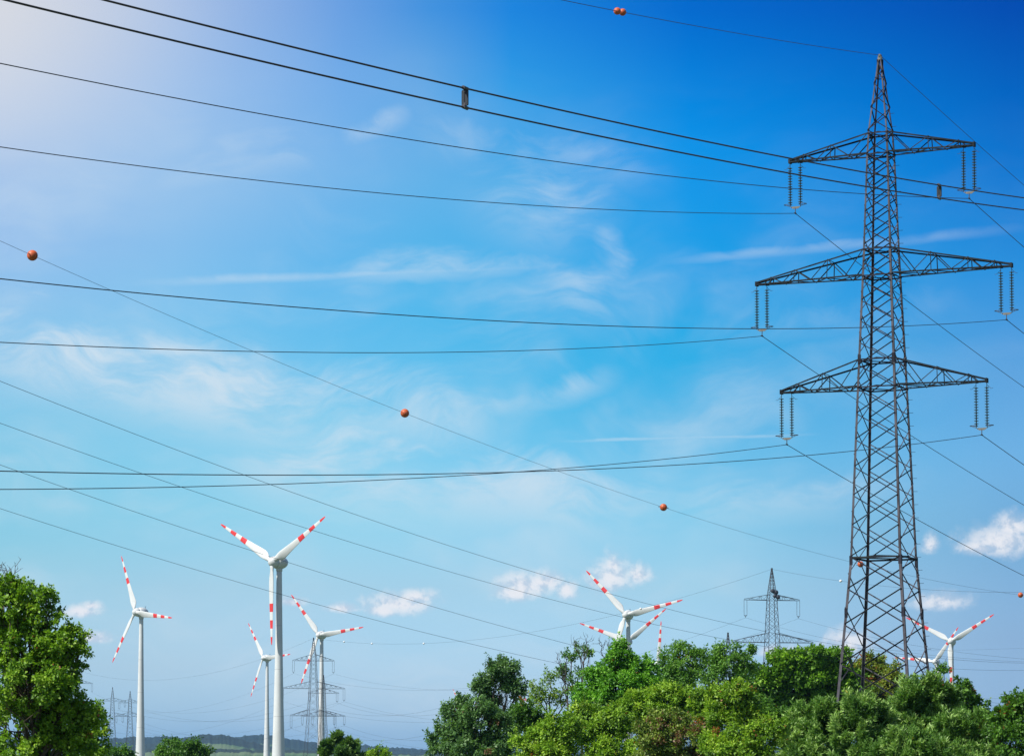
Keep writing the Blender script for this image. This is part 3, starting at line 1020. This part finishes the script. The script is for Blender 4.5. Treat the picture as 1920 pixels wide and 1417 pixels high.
# ------------------------------------------------------------------ wind turbines
def turbine_meshes():
    d = {}
    mb = MB()
    H = 84.5
    prof = [(-5, 3.1)]
    for z in np.linspace(0, H, 42):
        r = float(np.interp(z, [0, 6, 25, 45, 62, H], [2.95, 2.72, 2.15, 1.72, 1.45, 1.18]))
        prof.append((z, r))
    mb.lathe(prof, 32)
    d['tower'] = mb
    mb = MB()                                            # egg-shaped nacelle, local -y is the rotor side
    prof = []
    for y, r in ((-2.6, 2.55), (-1.7, 2.86), (-.6, 3.02), (.6, 2.98), (1.8, 2.74), (2.9, 2.30), (3.8, 1.72), (4.4, 1.10), (4.72, .5), (4.8, .02)):
        prof.append((y, r))
    mb.lathe(prof, 28, 'y')
    mb.lathe([(-3.9, 1.35), (-2.4, 1.45)], 24, 'z')
    d['nacelle'] = mb
    mb = MB()
    mb.box((.2, 3.0, 2.9), (.05, 0, 0), (0, .05, 0), (0, 0, .9)); mb.box((-.4, 3.0, 2.9), (.05, 0, 0), (0, .05, 0), (0, 0, .7))
    mb.box((0, 3.0, 3.5), (.5, 0, 0), (0, .05, 0), (0, 0, .05))
    d['mast'] = mb
    mb = MB()
    mb.lathe([(-6.1, .02), (-6.0, .7), (-5.7, 1.3), (-5.1, 1.9), (-4.3, 2.3), (-3.4, 2.5), (-2.75, 2.56)], 28, 'y')
    d['hub'] = mb
    # blade along +z
    mb = MB()
    st = [(1.2, 1.5, 1.45, 0), (2.2, 1.6, 1.5, 0), (3.4, 2.1, 1.3, 26), (5.0, 3.0, .95, 24), (6.5, 3.25, .8, 20), (9, 2.95, .66, 14), (13, 2.5, .52, 9),
          (17.5, 2.05, .42, 6), (17.52, 2.05, .42, 6), (21.0, 1.78, .34, 4), (21.02, 1.78, .34, 4), (24.5, 1.52, .27, 2.5), (24.52, 1.52, .27, 2.5), (28, 1.25, .21, 1.5), (28.02, 1.25, .21, 1.5),
          (31.5, .95, .15, .5), (31.52, .95, .15, .5), (33.4, .74, .10, 0), (34.5, .46, .06, 0), (35, .16, .03, 0)]
    n = 18
    vs = []
    for (z, ch, th, tw) in st:
        z *= 1.035
        k = np.clip((z - 1.8) / 3.0, 0, 1)
        for j in range(n):
            a = 2 * pi * j / n
            x = cos(a); y = sin(a)
            fx = x * ch * 1.22 / 2 + (.18 * ch if k > 0 else 0) * k
            fy = y * th / 2 * (1 - k * .45 * (x if x > 0 else x * .3))
            c, s = cos(rad(tw)), sin(rad(tw))
            vs.append((fx * c - fy * s, fx * s + fy * c, z))
    fs, mi = [], []
    for i in range(len(st) - 1):
        zc = (st[i][0] + st[i + 1][0]) / 2
        red = 17.51 < zc < 21.01 or 24.51 < zc < 28.01 or zc > 31.51
        for j in range(n):
            fs.append((i * n + j, i * n + (j + 1) % n, (i + 1) * n + (j + 1) % n, (i + 1) * n + j)); mi.append(1 if red else 0)
    fs += [tuple(range(n - 1, -1, -1)), tuple((len(st) - 1) * n + j for j in range(n))]; mi += [0, 1]
    mb.v, mb.f, mb.mi = [tuple(map(float, q)) for q in vs], fs, mi
    d['blade'] = mb
    return d


TM = None


def turbine(hx, hy, Rpx, yaw, phi, label):
    global TM
    Y = 35.0 * F / Rpx
    hub = P(hx, hy, Y)
    yw = rad(yaw)
    n = np.array((-sin(yw), -cos(yw), 0))
    tw = hub - n * 4.6
    root = empty('wind_turbine', (tw[0], tw[1], hub[2] - 87.6), label, 'wind turbine', 'white wind turbines with red striped blades', -yw)
    if TM is None:
        d = turbine_meshes()
        TM = {}
        for k, nm, m in (('tower', 'tower', M['white']), ('nacelle', 'nacelle', M['white']), ('hub', 'hub', M['white']), ('mast', 'wind_vane_mast', M['glassy']), ('blade', 'blade', [M['white'], M['red']])):
            o = d[k].build(nm, m, root, k != 'mast')
            TM[k] = o.data
            if k == 'blade':
                bl0 = o
            elif k != 'tower':
                o.location = (0, 0, 87.6)
        blades = [bl0]
    else:
        for k, nm in (('tower', 'tower'), ('nacelle', 'nacelle'), ('hub', 'hub'), ('mast', 'wind_vane_mast')):
            o = link(nm, TM[k], root)
            if k != 'tower':
                o.location = (0, 0, 87.6)
        blades = [link('blade', TM['blade'], root)]
    blades += [link('blade', TM['blade'], root) for _ in range(2)]
    for i, b in enumerate(blades):
        b.location = (0, -4.6, 87.6)
        b.rotation_euler = (0, rad(phi + 120 * i), 0)


def fit(hx, hy, tips):
    t = [(x - hx, hy - y) for x, y in tips]
    if len(t) == 2:
        t.append((-t[0][0] - t[1][0], -t[0][1] - t[1][1]))
    R = sqrt(sum(q[1] ** 2 for q in t) / 1.5)
    H = sqrt(sum(q[0] ** 2 for q in t) / 1.5)
    c = min(1.0, H / R)
    ang = sorted(math.degrees(math.atan2(x / c, y)) % 360 for x, y in t)
    base = [(a - 120 * i) for i, a in enumerate(ang)]
    return R, math.degrees(math.acos(c)), sum(base) / 3


def turb(hx, hy, tips, label, yaw=None, R=None):
    r, yw, ph = fit(hx, hy, tips)
    turbine(hx, hy, R or r, yw if yaw is None else yaw, ph, label)


turb(510, 1053, [(410, 990), (613, 972), (500, 1207)], 'tallest white wind turbine with red striped blades, one blade hanging straight down')
turb(253, 1147, [(229, 1046), (330, 1153), (203, 1241)], 'leftmost wind turbine, standing alone right of the left tree')
turb(493, 1233, [(462, 1173), (543, 1227), (463, 1307)], 'small wind turbine half hidden behind the tallest turbine\'s tower')
turb(597, 1190, [(546, 1118), (679, 1174), (560, 1279)], 'wind turbine in front of the three-armed lattice pylon')
turb(1173, 1152, [(1104, 1072), (1275, 1124)], 'higher of two overlapping wind turbines behind the bright green treetop')
turb(1175, 1202, [(1092, 1172), (1248, 1140)], 'lower of two overlapping wind turbines sunk in the bright green treetop')
turbine(1233, 1243, 77, 20, 5, 'distant wind turbine showing one upright blade above the middle treetops')
turb(1782, 1202, [(1701, 1157), (1861, 1154)], 'wind turbine right of the large pylon with one blade across its tower', 20)
turb(1752, 1240, [(1688, 1228), (1788, 1180)], 'wind turbine behind the right legs of the large pylon', 28)
turbine(865, 1327, 40, 32, -28, 'tiny far wind turbine with one blade tip left of the grey green tree')
turbine(990, 1333, 40, 30, -14, 'tiny far wind turbine with a red blade tip behind the sparse yellow tree')


# ------------------------------------------------------------------ vegetation
def leaf_mat(name, dark, midc, light, odd, trans=.32, rough=.5):
    m = bpy.data.materials.new(name)
    m.use_nodes = True
    g = NG(m.node_tree)
    b = m.node_tree.nodes['Principled BSDF']
    out = m.node_tree.nodes['Material Output']
    dark, midc, light = (tuple(q * w for q, w in zip(k, (1.68, 2.28, 1.40))) for k in (dark, midc, light))
    odd = [tuple(q * 1.6 for q in k) for k in odd]
    a = g.node('ShaderNodeAttribute', attribute_name='leaf_tone').outputs['Fac']
    c = g.ramp(a, [(0, dark), (.42, midc), (.84, light), (.88, odd[0]), (1.0, odd[1])])
    g.put(b.inputs['Base Color'], c)
    b.inputs['Roughness'].default_value = rough
    b.inputs['Specular IOR Level'].default_value = .35
    t = g.node('ShaderNodeBsdfTranslucent')
    g.put(t.inputs[0], g.mix(1.0, c, (1.15, 1.25, .55), 'MULTIPLY'))
    mx = g.node('ShaderNodeMixShader')
    mx.inputs[0].default_value = trans
    g.put(mx.inputs[1], b.outputs[0]); g.put(mx.inputs[2], t.outputs[0])
    m.node_tree.links.new(mx.outputs[0], out.inputs[0])
    return m


ORG = ((.16, .085, .02), (.20, .055, .02))
YEL = ((.26, .22, .03), (.30, .20, .02))
BRN = ((.10, .062, .035), (.13, .07, .035))
LM = {
    'grey': leaf_mat('grey_green_leaf', (.030, .052, .026), (.055, .088, .042), (.105, .145, .070), BRN),
    'bright': leaf_mat('bright_leaf', (.030, .075, .008), (.062, .135, .014), (.12, .20, .028), YEL),
    'robinia': leaf_mat('robinia_leaf', (.030, .062, .014), (.060, .108, .022), (.115, .165, .040), ORG),
    'walnut': leaf_mat('walnut_leaf', (.030, .060, .007), (.068, .118, .012), (.15, .20, .025), ORG),
    'rust': leaf_mat('turning_leaf', (.045, .065, .010), (.095, .105, .016), (.16, .135, .025), ORG),
    'yellow': leaf_mat('yellow_green_leaf', (.045, .070, .012), (.105, .140, .026), (.19, .20, .045), YEL),
    'shrub': leaf_mat('shrub_leaf', (.042, .070, .008), (.105, .150, .016), (.21, .225, .036), ORG),
    'thicket': leaf_mat('thicket_leaf', (.040, .055, .012), (.088, .100, .024), (.16, .155, .045), BRN),
    'willow': leaf_mat('willow_leaf', (.026, .052, .012), (.070, .112, .028), (.215, .235, .110), YEL, .28),
    'dark': leaf_mat('dark_leaf', (.022, .045, .010), (.042, .080, .014), (.080, .125, .028), ORG),
    'lefttree': leaf_mat('broad_leaf', (.036, .066, .008), (.092, .138, .014), (.195, .222, .034), ORG),
    'pine': leaf_mat('pine_needle', (.022, .045, .016), (.050, .082, .026), (.10, .125, .040), BRN),
}


def nrm(a):
    return a / np.maximum(1e-9, np.linalg.norm(a, axis=-1, keepdims=True))


def leaves(parent, name, pos, d, nv, L, Wd, tone, m):
    n = len(pos)
    s = nrm(np.cross(nv, d)) * Wd[:, None] * .5
    d = d * L[:, None]
    nv = nrm(np.cross(d, s))
    cup = nv * Wd[:, None] * .16
    V = np.empty((n, 4, 3))
    V[:, 0] = pos; V[:, 1] = pos + d * .45 + s + cup; V[:, 2] = pos + d - cup * .8; V[:, 3] = pos + d * .45 - s + cup
    me = bpy.data.meshes.new(name)
    me.vertices.add(n * 4)
    me.vertices.foreach_set('co', V.reshape(-1).astype(np.float32))
    me.loops.add(n * 4)
    me.loops.foreach_set('vertex_index', np.arange(n * 4, dtype=np.int32))
    me.polygons.add(n)
    me.polygons.foreach_set('loop_start', np.arange(0, n * 4, 4, dtype=np.int32))
    a = me.attributes.new('leaf_tone', 'FLOAT', 'FACE')
    a.data.foreach_set('value', tone.astype(np.float32))
    me.materials.append(m)
    me.update(calc_edges=True)
    me.validate()
    return link(name, me, parent)


def wob(rng, p0, p1, k, n=5):
    t = np.linspace(0, 1, n)[:, None]
    L = np.linalg.norm(p1 - p0)
    j = rng.normal(0, k * L, (n, 3)) * np.sin(t * pi)
    return p0 + (p1 - p0) * t + j


SEED = [100]


def tree(name, label, cat, Y, lobes, base_px, kind, group=None, leaf=6.5, dens=1.0, odd=.02, trunk_r=.14, style='leaf', gap=.0, limb=1.0, depth=.85, bark='bark', wl=.58):
    SEED[0] += 1
    leaf *= .86
    if odd < .15:
        odd *= .4
    rng = np.random.default_rng(SEED[0])
    s = Y / F                                            # metres per photograph pixel at this distance
    by = P(base_px, HOR, Y); by[2] = 0.0
    root = empty(name, by, label, cat, group)
    LB = []
    for q in lobes:
        px, py, rx, ry = q[:4]
        dy = q[4] if len(q) > 4 else rng.uniform(-.5, .5) * rx * s
        c = P(px, py, Y); c[1] += dy
        LB.append((c - by, np.array((rx * s, max(rx, ry) * s * depth, ry * s)), sqrt(rx * ry)))
    wood = MB()
    zc = min(c[2] - r[2] for c, r, _ in LB)
    cent = np.mean([q[0] for q in LB], axis=0)
    fork = np.array((cent[0] * .5, cent[1] * .5, max(.4, zc * .75 + .2)))
    p = wob(rng, np.zeros(3), fork, .02, 4)
    wood.tube(p, np.linspace(trunk_r, trunk_r * .8, len(p)), 7)
    ends = []
    for c, r, rp in LB:
        q = wob(rng, fork, c - np.array((0, 0, r[2] * .2)), .05, 6)
        wood.tube(q, np.linspace(trunk_r * .55, trunk_r * .2, len(q)), 5)
        ends.append(q)
    POS, DIR, NOR, LEN, WID, TON = [], [], [], [], [], []

    def put(ps, dd, nn, ll, ww, tn, od):
        n = len(ps)
        tn = np.clip(tn + rng.normal(0, .13, n), 0, .84)
        o = (rng.uniform(0, 1, n) < (.7 if od else odd * .25))
        tn = np.where(o, rng.uniform(.88, 1, n), tn)
        for L, v in zip((POS, DIR, NOR, LEN, WID, TON), (ps, dd, nn, ll, ww, tn)):
            L.append(v)

    for (c, r, rp), q in zip(LB, ends):
        # every limb carries a dozen boughs; each bough is a rounded spray of leaves of its own
        sub = rng.uniform(7.5, 12.5) if style == 'leaf' else 13.0
        sub = min(sub, rp * .62)
        ns = max(5, int(dens * (2.5 if style == 'leaf' else 1.9) * (r[0] * r[2] / (s * s)) / (sub * sub)))
        dv = nrm(rng.normal(0, 1, (ns, 3)) + np.array((0, -.25, .22)))
        dist = rng.uniform(.12, 1.0, ns) ** .40 * (1 + rng.normal(0, .07, ns))
        bc = c + dv * (r - sub * s * .55) * dist[:, None] - (np.array((0, 0, sub * s * .8)) if style == 'shoot' else 0)
        br = sub * s * rng.uniform(.62, 1.35, ns)
        if gap > 0:
            keep = rng.uniform(0, 1, ns) > gap * .75
            keep[:2] = True
            bc, br, dv, ns = bc[keep], br[keep], dv[keep], int(keep.sum())
        for i in range(ns):
            if rng.uniform() < .5 * limb:
                t0 = q[rng.integers(2, len(q))]
                w = wob(rng, t0, bc[i], .07, 5)
                wood.tube(w, np.linspace(trunk_r * .17, trunk_r * .05, 5), 3)
            tone = np.clip(rng.normal(.40, .19), .02, .82)
            od = rng.uniform() < odd
            R = br[i] / s                                # bough radius in photograph pixels
            if style == 'leaf':
                la = leaf * leaf * wl * .5
                n = max(14, int(dens * 4 * pi * R * R * .62 / la))
                e = nrm(rng.normal(0, 1, (n, 3)) + np.array((0, 0, .35)) + dv[i] * .35)
                f = rng.uniform(0, 1, n) ** .36
                lump = 1 + .22 * np.sin(e[:, 0] * 4.7 + i) * np.sin(e[:, 2] * 5.3 + 2 * i) + rng.normal(0, .12, n)
                ps = bc[i] + e * (br[i] * f * lump)[:, None] * np.array((1.12, 1.12, .82))
                out = nrm(e + dv[i] * .5)
                dd = nrm(rng.normal(0, .9, (n, 3)) + e * .8 + np.array((0, 0, -.30)))
                nn = nrm(rng.normal(0, .55, (n, 3)) + np.array((0, 0, .75)) + out * .7)
                ll = leaf * s * rng.uniform(.6, 1.35, n)
                put(ps, dd, nn, ll, ll * wl * rng.uniform(.8, 1.2, n), np.full(n, tone), od)
                # a few loose twigs with leaves reaching out of the bough
                for _ in range(rng.integers(2, 6)):
                    ax = nrm(dv[i] + rng.normal(0, .6, 3) + np.array((0, 0, .25)))
                    L = br[i] * rng.uniform(1.1, 2.0)
                    m = int(9 + 5 * rng.uniform())
                    t = rng.uniform(.45, 1, (m, 1))
                    sd_ = nrm(rng.normal(0, 1, (m, 3)))
                    ps = bc[i] + ax * t * L + sd_ * leaf * s * .35
                    dd = nrm(ax * .6 + sd_ * .9)
                    nn = nrm(rng.normal(0, .6, (m, 3)) + np.array((0, 0, .8)))
                    ll = leaf * s * rng.uniform(.6, 1.15, m)
                    put(ps, dd, nn, ll, ll * wl, np.full(m, tone + .06), od)
                    if rng.uniform() < .4:
                        wood.tube(wob(rng, bc[i], bc[i] + ax * L, .05, 3), [trunk_r * .06, trunk_r * .045, trunk_r * .03], 3)
            else:                                        # tuft of upright shoots with narrow leaves
                nsh = int(17 * dens)
                ax = nrm(dv[i] * .7 + np.array((0, -.1, 1.0)) + rng.normal(0, .36, (nsh, 3)))
                SLn = rng.uniform(.9, 1.9, (nsh, 1, 1)) * br[i]
                st_ = bc[i] + rng.normal(0, .30, (nsh, 3)) * br[i]
                nl = 24
                t = rng.uniform(0, 1, (nsh, nl, 1))
                sd_ = nrm(rng.normal(0, 1, (nsh, nl, 3)))
                ps = (st_[:, None] + ax[:, None] * t * SLn + sd_ * (2.2 * s) * (1.1 - t)).reshape(-1, 3)
                n = len(ps)
                dd = nrm((ax[:, None] * 1.0 + sd_ * .85).reshape(-1, 3))
                nn = nrm(rng.normal(0, .6, (n, 3)) + np.array((0, -.2, .7)) + dv[i] * .4)
                ll = leaf * s * rng.uniform(.65, 1.3, n)
                put(ps, dd, nn, ll, ll * .27, np.full(n, tone) + (t.reshape(-1) - .5) * .22, od)
    cat_ = lambda a: np.concatenate(a)
    leaves(root, 'crown', cat_(POS), cat_(DIR), cat_(NOR), cat_(LEN), cat_(WID), cat_(TON), LM[kind])
    wood.build('trunk', M[bark], root, True)
    return root


def bare(label, Y, base, tips_, r0, name='bare_tree'):
    """leafless branches: a forked stem through sighted points, with finer twigs along it"""
    SEED[0] += 1
    rng = np.random.default_rng(SEED[0])
    s = Y / F
    by = P(base[0], HOR, Y); by[2] = 0
    root = empty(name, by, label, 'bare tree')
    st, tw = MB(), MB()
    b0 = P(base[0], base[1], Y) - by
    q = wob(rng, np.zeros(3), b0, .03, 5)
    st.tube(q, np.linspace(r0 * 1.3, r0, 5), 6)
    for tx, ty in tips_:
        t = P(tx, ty, Y) - by + np.array((0, rng.uniform(-.6, .6), 0))
        w = wob(rng, b0, t, .07, 8)
        st.tube(w, np.linspace(r0 * .8, r0 * .2, 8), 5)
        for i in range(2, 8):
            for _ in range(2):
                L = rng.uniform(8, 20) * s
                dr = nrm(rng.normal(0, .8, 3) + nrm(t - b0) * .7 + np.array((0, 0, .4)))
                e = w[i] + dr * L
                z = wob(rng, w[i], e, .10, 4)
                tw.tube(z, np.linspace(r0 * .34, r0 * .14, 4), 3)
                e2 = z[2] + nrm(dr + rng.normal(0, .6, 3)) * L * .6
                tw.tube(wob(rng, z[2], e2, .08, 3), [r0 * .2, r0 * .16, r0 * .10], 3)
    st.build('trunk', M['dead'], root, True)
    tw.build('twigs', M['dead'], root)


TG = 'trees on the right-hand bank'
SG = 'shrubs along the foot of the bank'
WG = 'willow bushes at the foot of the large pylon'
# --- right-hand bank, from back to front
tree('leafy_tree', 'rust and olive tinged tree standing behind the large pylon\'s lower lattice', 'tree', 310, [(1640, 1250, 34, 26), (1668, 1272, 30, 30), (1612, 1272, 34, 38), (1648, 1300, 52, 40), (1600, 1310, 50, 40)], 1640, 'rust', TG, 5.5, 1.1, .15, .2)
tree('leafy_tree', 'tall grey green tree at the left end of the right-hand bank', 'tree', 196, [(922, 1262, 26, 24), (952, 1262, 26, 26), (936, 1290, 42, 30), (905, 1290, 20, 20), (968, 1296, 20, 22), (938, 1246, 16, 12), (915, 1322, 34, 26)], 930, 'grey', TG, 6.0, .95, .03, .15, gap=.28)
tree('leafy_tree', 'sparse yellowing tree with visible limbs beside the grey green tree', 'tree', 200, [(1030, 1272, 20, 15), (1018, 1296, 22, 18), (1056, 1292, 18, 18), (1000, 1282, 12, 9), (1044, 1322, 26, 20), (1010, 1322, 20, 16)], 1035, 'yellow', TG, 5.5, .55, .12, .13, gap=.45, limb=2.2)
tree('leafy_tree', 'slim grey tree with a small tuft of leaves on a bare stem', 'tree', 194, [(1086, 1222, 20, 13), (1070, 1232, 14, 10), (1104, 1230, 12, 9), (1076, 1272, 20, 20), (1060, 1262, 14, 12)], 1096, 'robinia', TG, 5.5, .6, .05, .11, gap=.4, limb=2.0)
bare('dead forked stem with leafless twigs rising left of the slim tufted tree', 192, (1064, 1310), [(1046, 1236), (1052, 1248), (1060, 1232)], .06)
bare('dead branches sticking up beside the bright green treetop', 190, (1138, 1260), [(1127, 1204), (1140, 1208), (1150, 1216)], .06)
bare('thin leafless top between the slim tree and the bright green tree', 193, (1094, 1250), [(1078, 1204), (1094, 1208), (1100, 1203)], .05)
tree('leafy_tree', 'tree with loose feathery crown in the middle of the bank', 'tree', 205, [(1282, 1216, 26, 15), (1258, 1234, 24, 18), (1304, 1236, 24, 20), (1240, 1246, 16, 16), (1278, 1258, 42, 24), (1270, 1290, 46, 30)], 1278, 'robinia', TG, 6.0, .9, .03, .14, gap=.32, limb=1.5)
tree('leafy_tree', 'feathery tree right of centre under the two-armed grey pylon', 'tree', 210, [(1360, 1218, 30, 14), (1336, 1236, 20, 17), (1394, 1226, 22, 14), (1368, 1246, 40, 22), (1410, 1218, 10, 7), (1350, 1280, 46, 32), (1398, 1262, 26, 22)], 1358, 'robinia', TG, 6.0, .88, .03, .14, gap=.34, limb=1.5)
tree('leafy_tree', 'bright green tree with domed crown below the two overlapping turbines', 'tree', 184, [(1162, 1216, 18, 14), (1160, 1238, 34, 24), (1192, 1256, 38, 30), (1130, 1268, 36, 28), (1160, 1292, 56, 38), (1106, 1302, 34, 28), (1216, 1288, 28, 26), (1140, 1322, 70, 34)], 1160, 'bright', TG, 6.5, 1.1, .01, .17, gap=.1)
tree('leafy_tree', 'broad leafy tree with large yellow green leaves left of the large pylon', 'tree', 285, [(1474, 1246, 42, 26), (1528, 1230, 40, 22), (1566, 1244, 36, 26), (1500, 1276, 70, 40), (1576, 1280, 46, 42), (1430, 1282, 40, 36), (1462, 1316, 60, 36), (1540, 1322, 60, 36), (1404, 1306, 26, 24)], 1500, 'walnut', TG, 8.0, 1.05, .03, .2, gap=.15, wl=.7)
tree('leafy_tree', 'dark green tree showing above the right end of the willow bushes', 'tree', 170, [(1802, 1292, 15, 17), (1812, 1318, 30, 26), (1838, 1332, 24, 26), (1780, 1318, 26, 26), (1850, 1352, 18, 20)], 1812, 'dark', TG, 7.0, 1.0, .03, .14, gap=.2, wl=.7)
bare('thin leafless twigs at the foot of the large pylon\'s right leg', 175, (1748, 1300), [(1738, 1252), (1756, 1250), (1768, 1246)], .045)
tree('leafy_sapling', 'small sapling with few leaves between the pylon leg and the turbine tower', 'sapling', 172, [(1772, 1252, 10, 6), (1760, 1262, 12, 7)], 1760, 'robinia', None, 6.0, .6, .05, .05, gap=.4, limb=2)
tree('leafy_tree', 'dark tree with reddish leaves at the right edge of the picture', 'tree', 125, [(1908, 1318, 26, 20), (1886, 1346, 28, 24), (1918, 1350, 40, 40), (1868, 1372, 18, 20), (1900, 1390, 46, 36)], 1905, 'dark', TG, 8.0, 1.0, .10, .12, gap=.2, wl=.7)
tree('leafy_shrub', 'dark shadowy shrub in the gap below the sparse yellowing tree', 'shrub', 188, [(985, 1342, 30, 28), (1006, 1362, 30, 28), (966, 1352, 26, 26)], 985, 'dark', SG, 6.5, 1.0, .02, .1)
tree('leafy_tree', 'low spreading grey green tree at the left foot of the bank', 'tree', 178, [(862, 1316, 16, 12), (900, 1346, 46, 34), (856, 1370, 40, 36), (826, 1396, 26, 26), (938, 1366, 36, 36), (880, 1410, 66, 34), (850, 1338, 24, 20), (930, 1412, 40, 30)], 890, 'grey', TG, 6.5, 1.05, .02, .15, gap=.12)
J = [('yellow green shrub at the front right of the low grey green tree', 150, [(985, 1402, 34, 26), (1020, 1386, 40, 28), (1060, 1366, 44, 30), (1040, 1412, 50, 30)], 1030, 'shrub', .02),
     ('light green shrub mound below the bright green tree', 156, [(1104, 1346, 44, 26), (1150, 1352, 50, 30), (1110, 1384, 54, 34), (1160, 1408, 56, 32)], 1120, 'shrub', .02),
     ('brown twiggy thicket of half dry leaves in the middle of the bank foot', 148, [(1256, 1356, 48, 28), (1226, 1382, 44, 32), (1286, 1386, 46, 34), (1256, 1412, 66, 28)], 1256, 'thicket', .16),
     ('dense shrub with fresh green leaves above the brown thicket', 172, [(1200, 1322, 46, 28), (1250, 1316, 46, 30), (1300, 1320, 44, 28), (1230, 1345, 60, 26)], 1250, 'shrub', .02),
     ('sunlit yellow green shrub with orange leaf patches left of the broad leafy tree', 160, [(1330, 1322, 46, 32), (1376, 1308, 44, 30), (1352, 1352, 54, 34), (1400, 1346, 40, 34)], 1360, 'shrub', .06),
     ('low mixed shrub at the bottom edge between thicket and willows', 138, [(1350, 1398, 46, 30), (1400, 1390, 46, 34), (1446, 1376, 40, 30), (1376, 1418, 70, 26)], 1395, 'shrub', .08),
     ('dark green shrub under the broad leafy tree beside the willows', 165, [(1450, 1346, 42, 28), (1490, 1352, 36, 30), (1426, 1360, 30, 26)], 1455, 'dark', .02)]
for lab, Y, lb, b, kd, od in J:
    lb = lb + [(b - 30, 1440, 56, 26), (b + 30, 1440, 56, 26)]
    tree('leafy_shrub', lab, 'shrub', Y, lb, b, kd, SG, 6.8, 1.05, od, .08, gap=.06, limb=2.5 if kd == 'thicket' else 1)
K = [('leftmost willow bush, lit pale green in front of the broad leafy tree', 150, [(1520, 1352, 40, 30), (1556, 1336, 40, 28), (1500, 1384, 44, 34), (1550, 1384, 50, 40), (1520, 1412, 60, 26)], 1530),
     ('willow bush right in front of the large pylon\'s left legs', 146, [(1606, 1326, 34, 26), (1640, 1338, 38, 30), (1600, 1366, 46, 36), (1646, 1376, 46, 38), (1620, 1412, 60, 26)], 1620),
     ('tallest willow bush, reaching up beside the pylon\'s right leg', 150, [(1712, 1296, 36, 26), (1744, 1292, 28, 24), (1692, 1322, 40, 32), (1742, 1332, 46, 38), (1716, 1366, 56, 40), (1780, 1310, 24, 24)], 1724),
     ('willow bush right of the tallest one, below the dark tree', 142, [(1790, 1358, 44, 32), (1824, 1368, 40, 34), (1776, 1396, 48, 34), (1836, 1404, 50, 30)], 1806),
     ('low willow bush in front at the bottom edge under the tallest one', 132, [(1700, 1396, 44, 30), (1740, 1404, 40, 28), (1664, 1408, 40, 26)], 1700)]
for lab, Y, lb, b in K:
    lb = lb + [(b - 26, 1436, 56, 28), (b + 34, 1436, 56, 28)]
    tree('willow_bush', lab, 'willow bush', Y, lb, b, 'willow', WG, 9.5, 1.25, .012, .08, 'shoot', gap=.05)
# --- left side
tree('leafy_tree', 'large sunlit green tree filling the lower left corner', 'tree', 78, [(40, 1112, 40, 24), (88, 1122, 26, 18), (14, 1142, 50, 40), (74, 1158, 42, 30), (134, 1190, 26, 17), (150, 1220, 20, 16), (104, 1210, 44, 30), (36, 1212, 66, 50), (140, 1268, 8, 12),
      (60, 1280, 76, 56), (108, 1296, 44, 40), (30, 1360, 90, 60), (112, 1352, 56, 50), (150, 1392, 34, 36), (150, 1322, 24, 24), (10, 1098, 34, 20), (124, 1250, 30, 24), (168, 1350, 26, 26), (40, 1410, 120, 40), (96, 1246, 40, 30)], 40, 'lefttree', None, 7.5, 1.0, .03, .13, gap=.32, wl=.72)
tree('leafy_shrub', 'pale yellow green bush at the right foot of the large left tree', 'shrub', 92, [(176, 1340, 16, 22), (182, 1376, 22, 34), (160, 1360, 22, 26), (176, 1410, 26, 20)], 172, 'shrub', None, 7.0, .9, .02, .05, gap=.2)
bare('dry leafless twigs sticking up over the large left tree', 80, (6, 1120), [(2, 1066), (14, 1072), (24, 1060), (-6, 1060)], .03)
tree('pine_tree', 'blurred dark conifer with spiky crown below the three-armed pylon', 'conifer', 260, [(632, 1384, 8, 12), (616, 1396, 10, 12), (650, 1392, 9, 12), (636, 1408, 26, 14), (664, 1404, 8, 12), (608, 1408, 9, 9), (660, 1416, 16, 10)], 640, 'pine', None, 8.5, 1.1, .01, .12, 'shoot')
tree('leafy_tree', 'small round tree top at the bottom edge right of the leftmost turbine', 'tree', 280, [(330, 1399, 26, 16), (356, 1402, 24, 14), (308, 1408, 18, 14), (378, 1410, 14, 10), (340, 1416, 44, 14)], 340, 'dark', None, 6.0, 1.0, .02, .12, gap=.15)
tree('leafy_shrub', 'small green bush at the bottom edge right of the conifer', 'shrub', 270, [(706, 1410, 14, 11), (722, 1418, 14, 8), (694, 1418, 12, 8)], 708, 'shrub', None, 5.5, 1.0, .02, .07)
tree('leafy_shrub', 'small dim bush at the bottom edge left of the leftmost turbine tower', 'shrub', 300, [(228, 1412, 18, 10), (214, 1416, 14, 8), (244, 1418, 12, 7)], 228, 'dark', None, 5.5, 1.0, .02, .07)


# ------------------------------------------------------------------ the hazy summer air
def haze():
    mb = MB()
    mb.box((0, 0, 72.0), (15500, 0, 0), (0, 15500, 0), (0, 0, 80.0))
    m = bpy.data.materials.new('summer_haze')
    m.use_nodes = True
    nt = m.node_tree
    nt.nodes.remove(nt.nodes['Principled BSDF'])
    v = nt.nodes.new('ShaderNodeVolumePrincipled')
    v.inputs['Color'].default_value = (.22, .55, 1.0, 1)
    v.inputs['Density'].default_value = 3.0e-5
    v.inputs['Anisotropy'].default_value = .2
    nt.links.new(v.outputs[0], nt.nodes['Material Output'].inputs['Volume'])
    o = mb.build('haze', m)
    tag(o, kind='stuff')


haze()
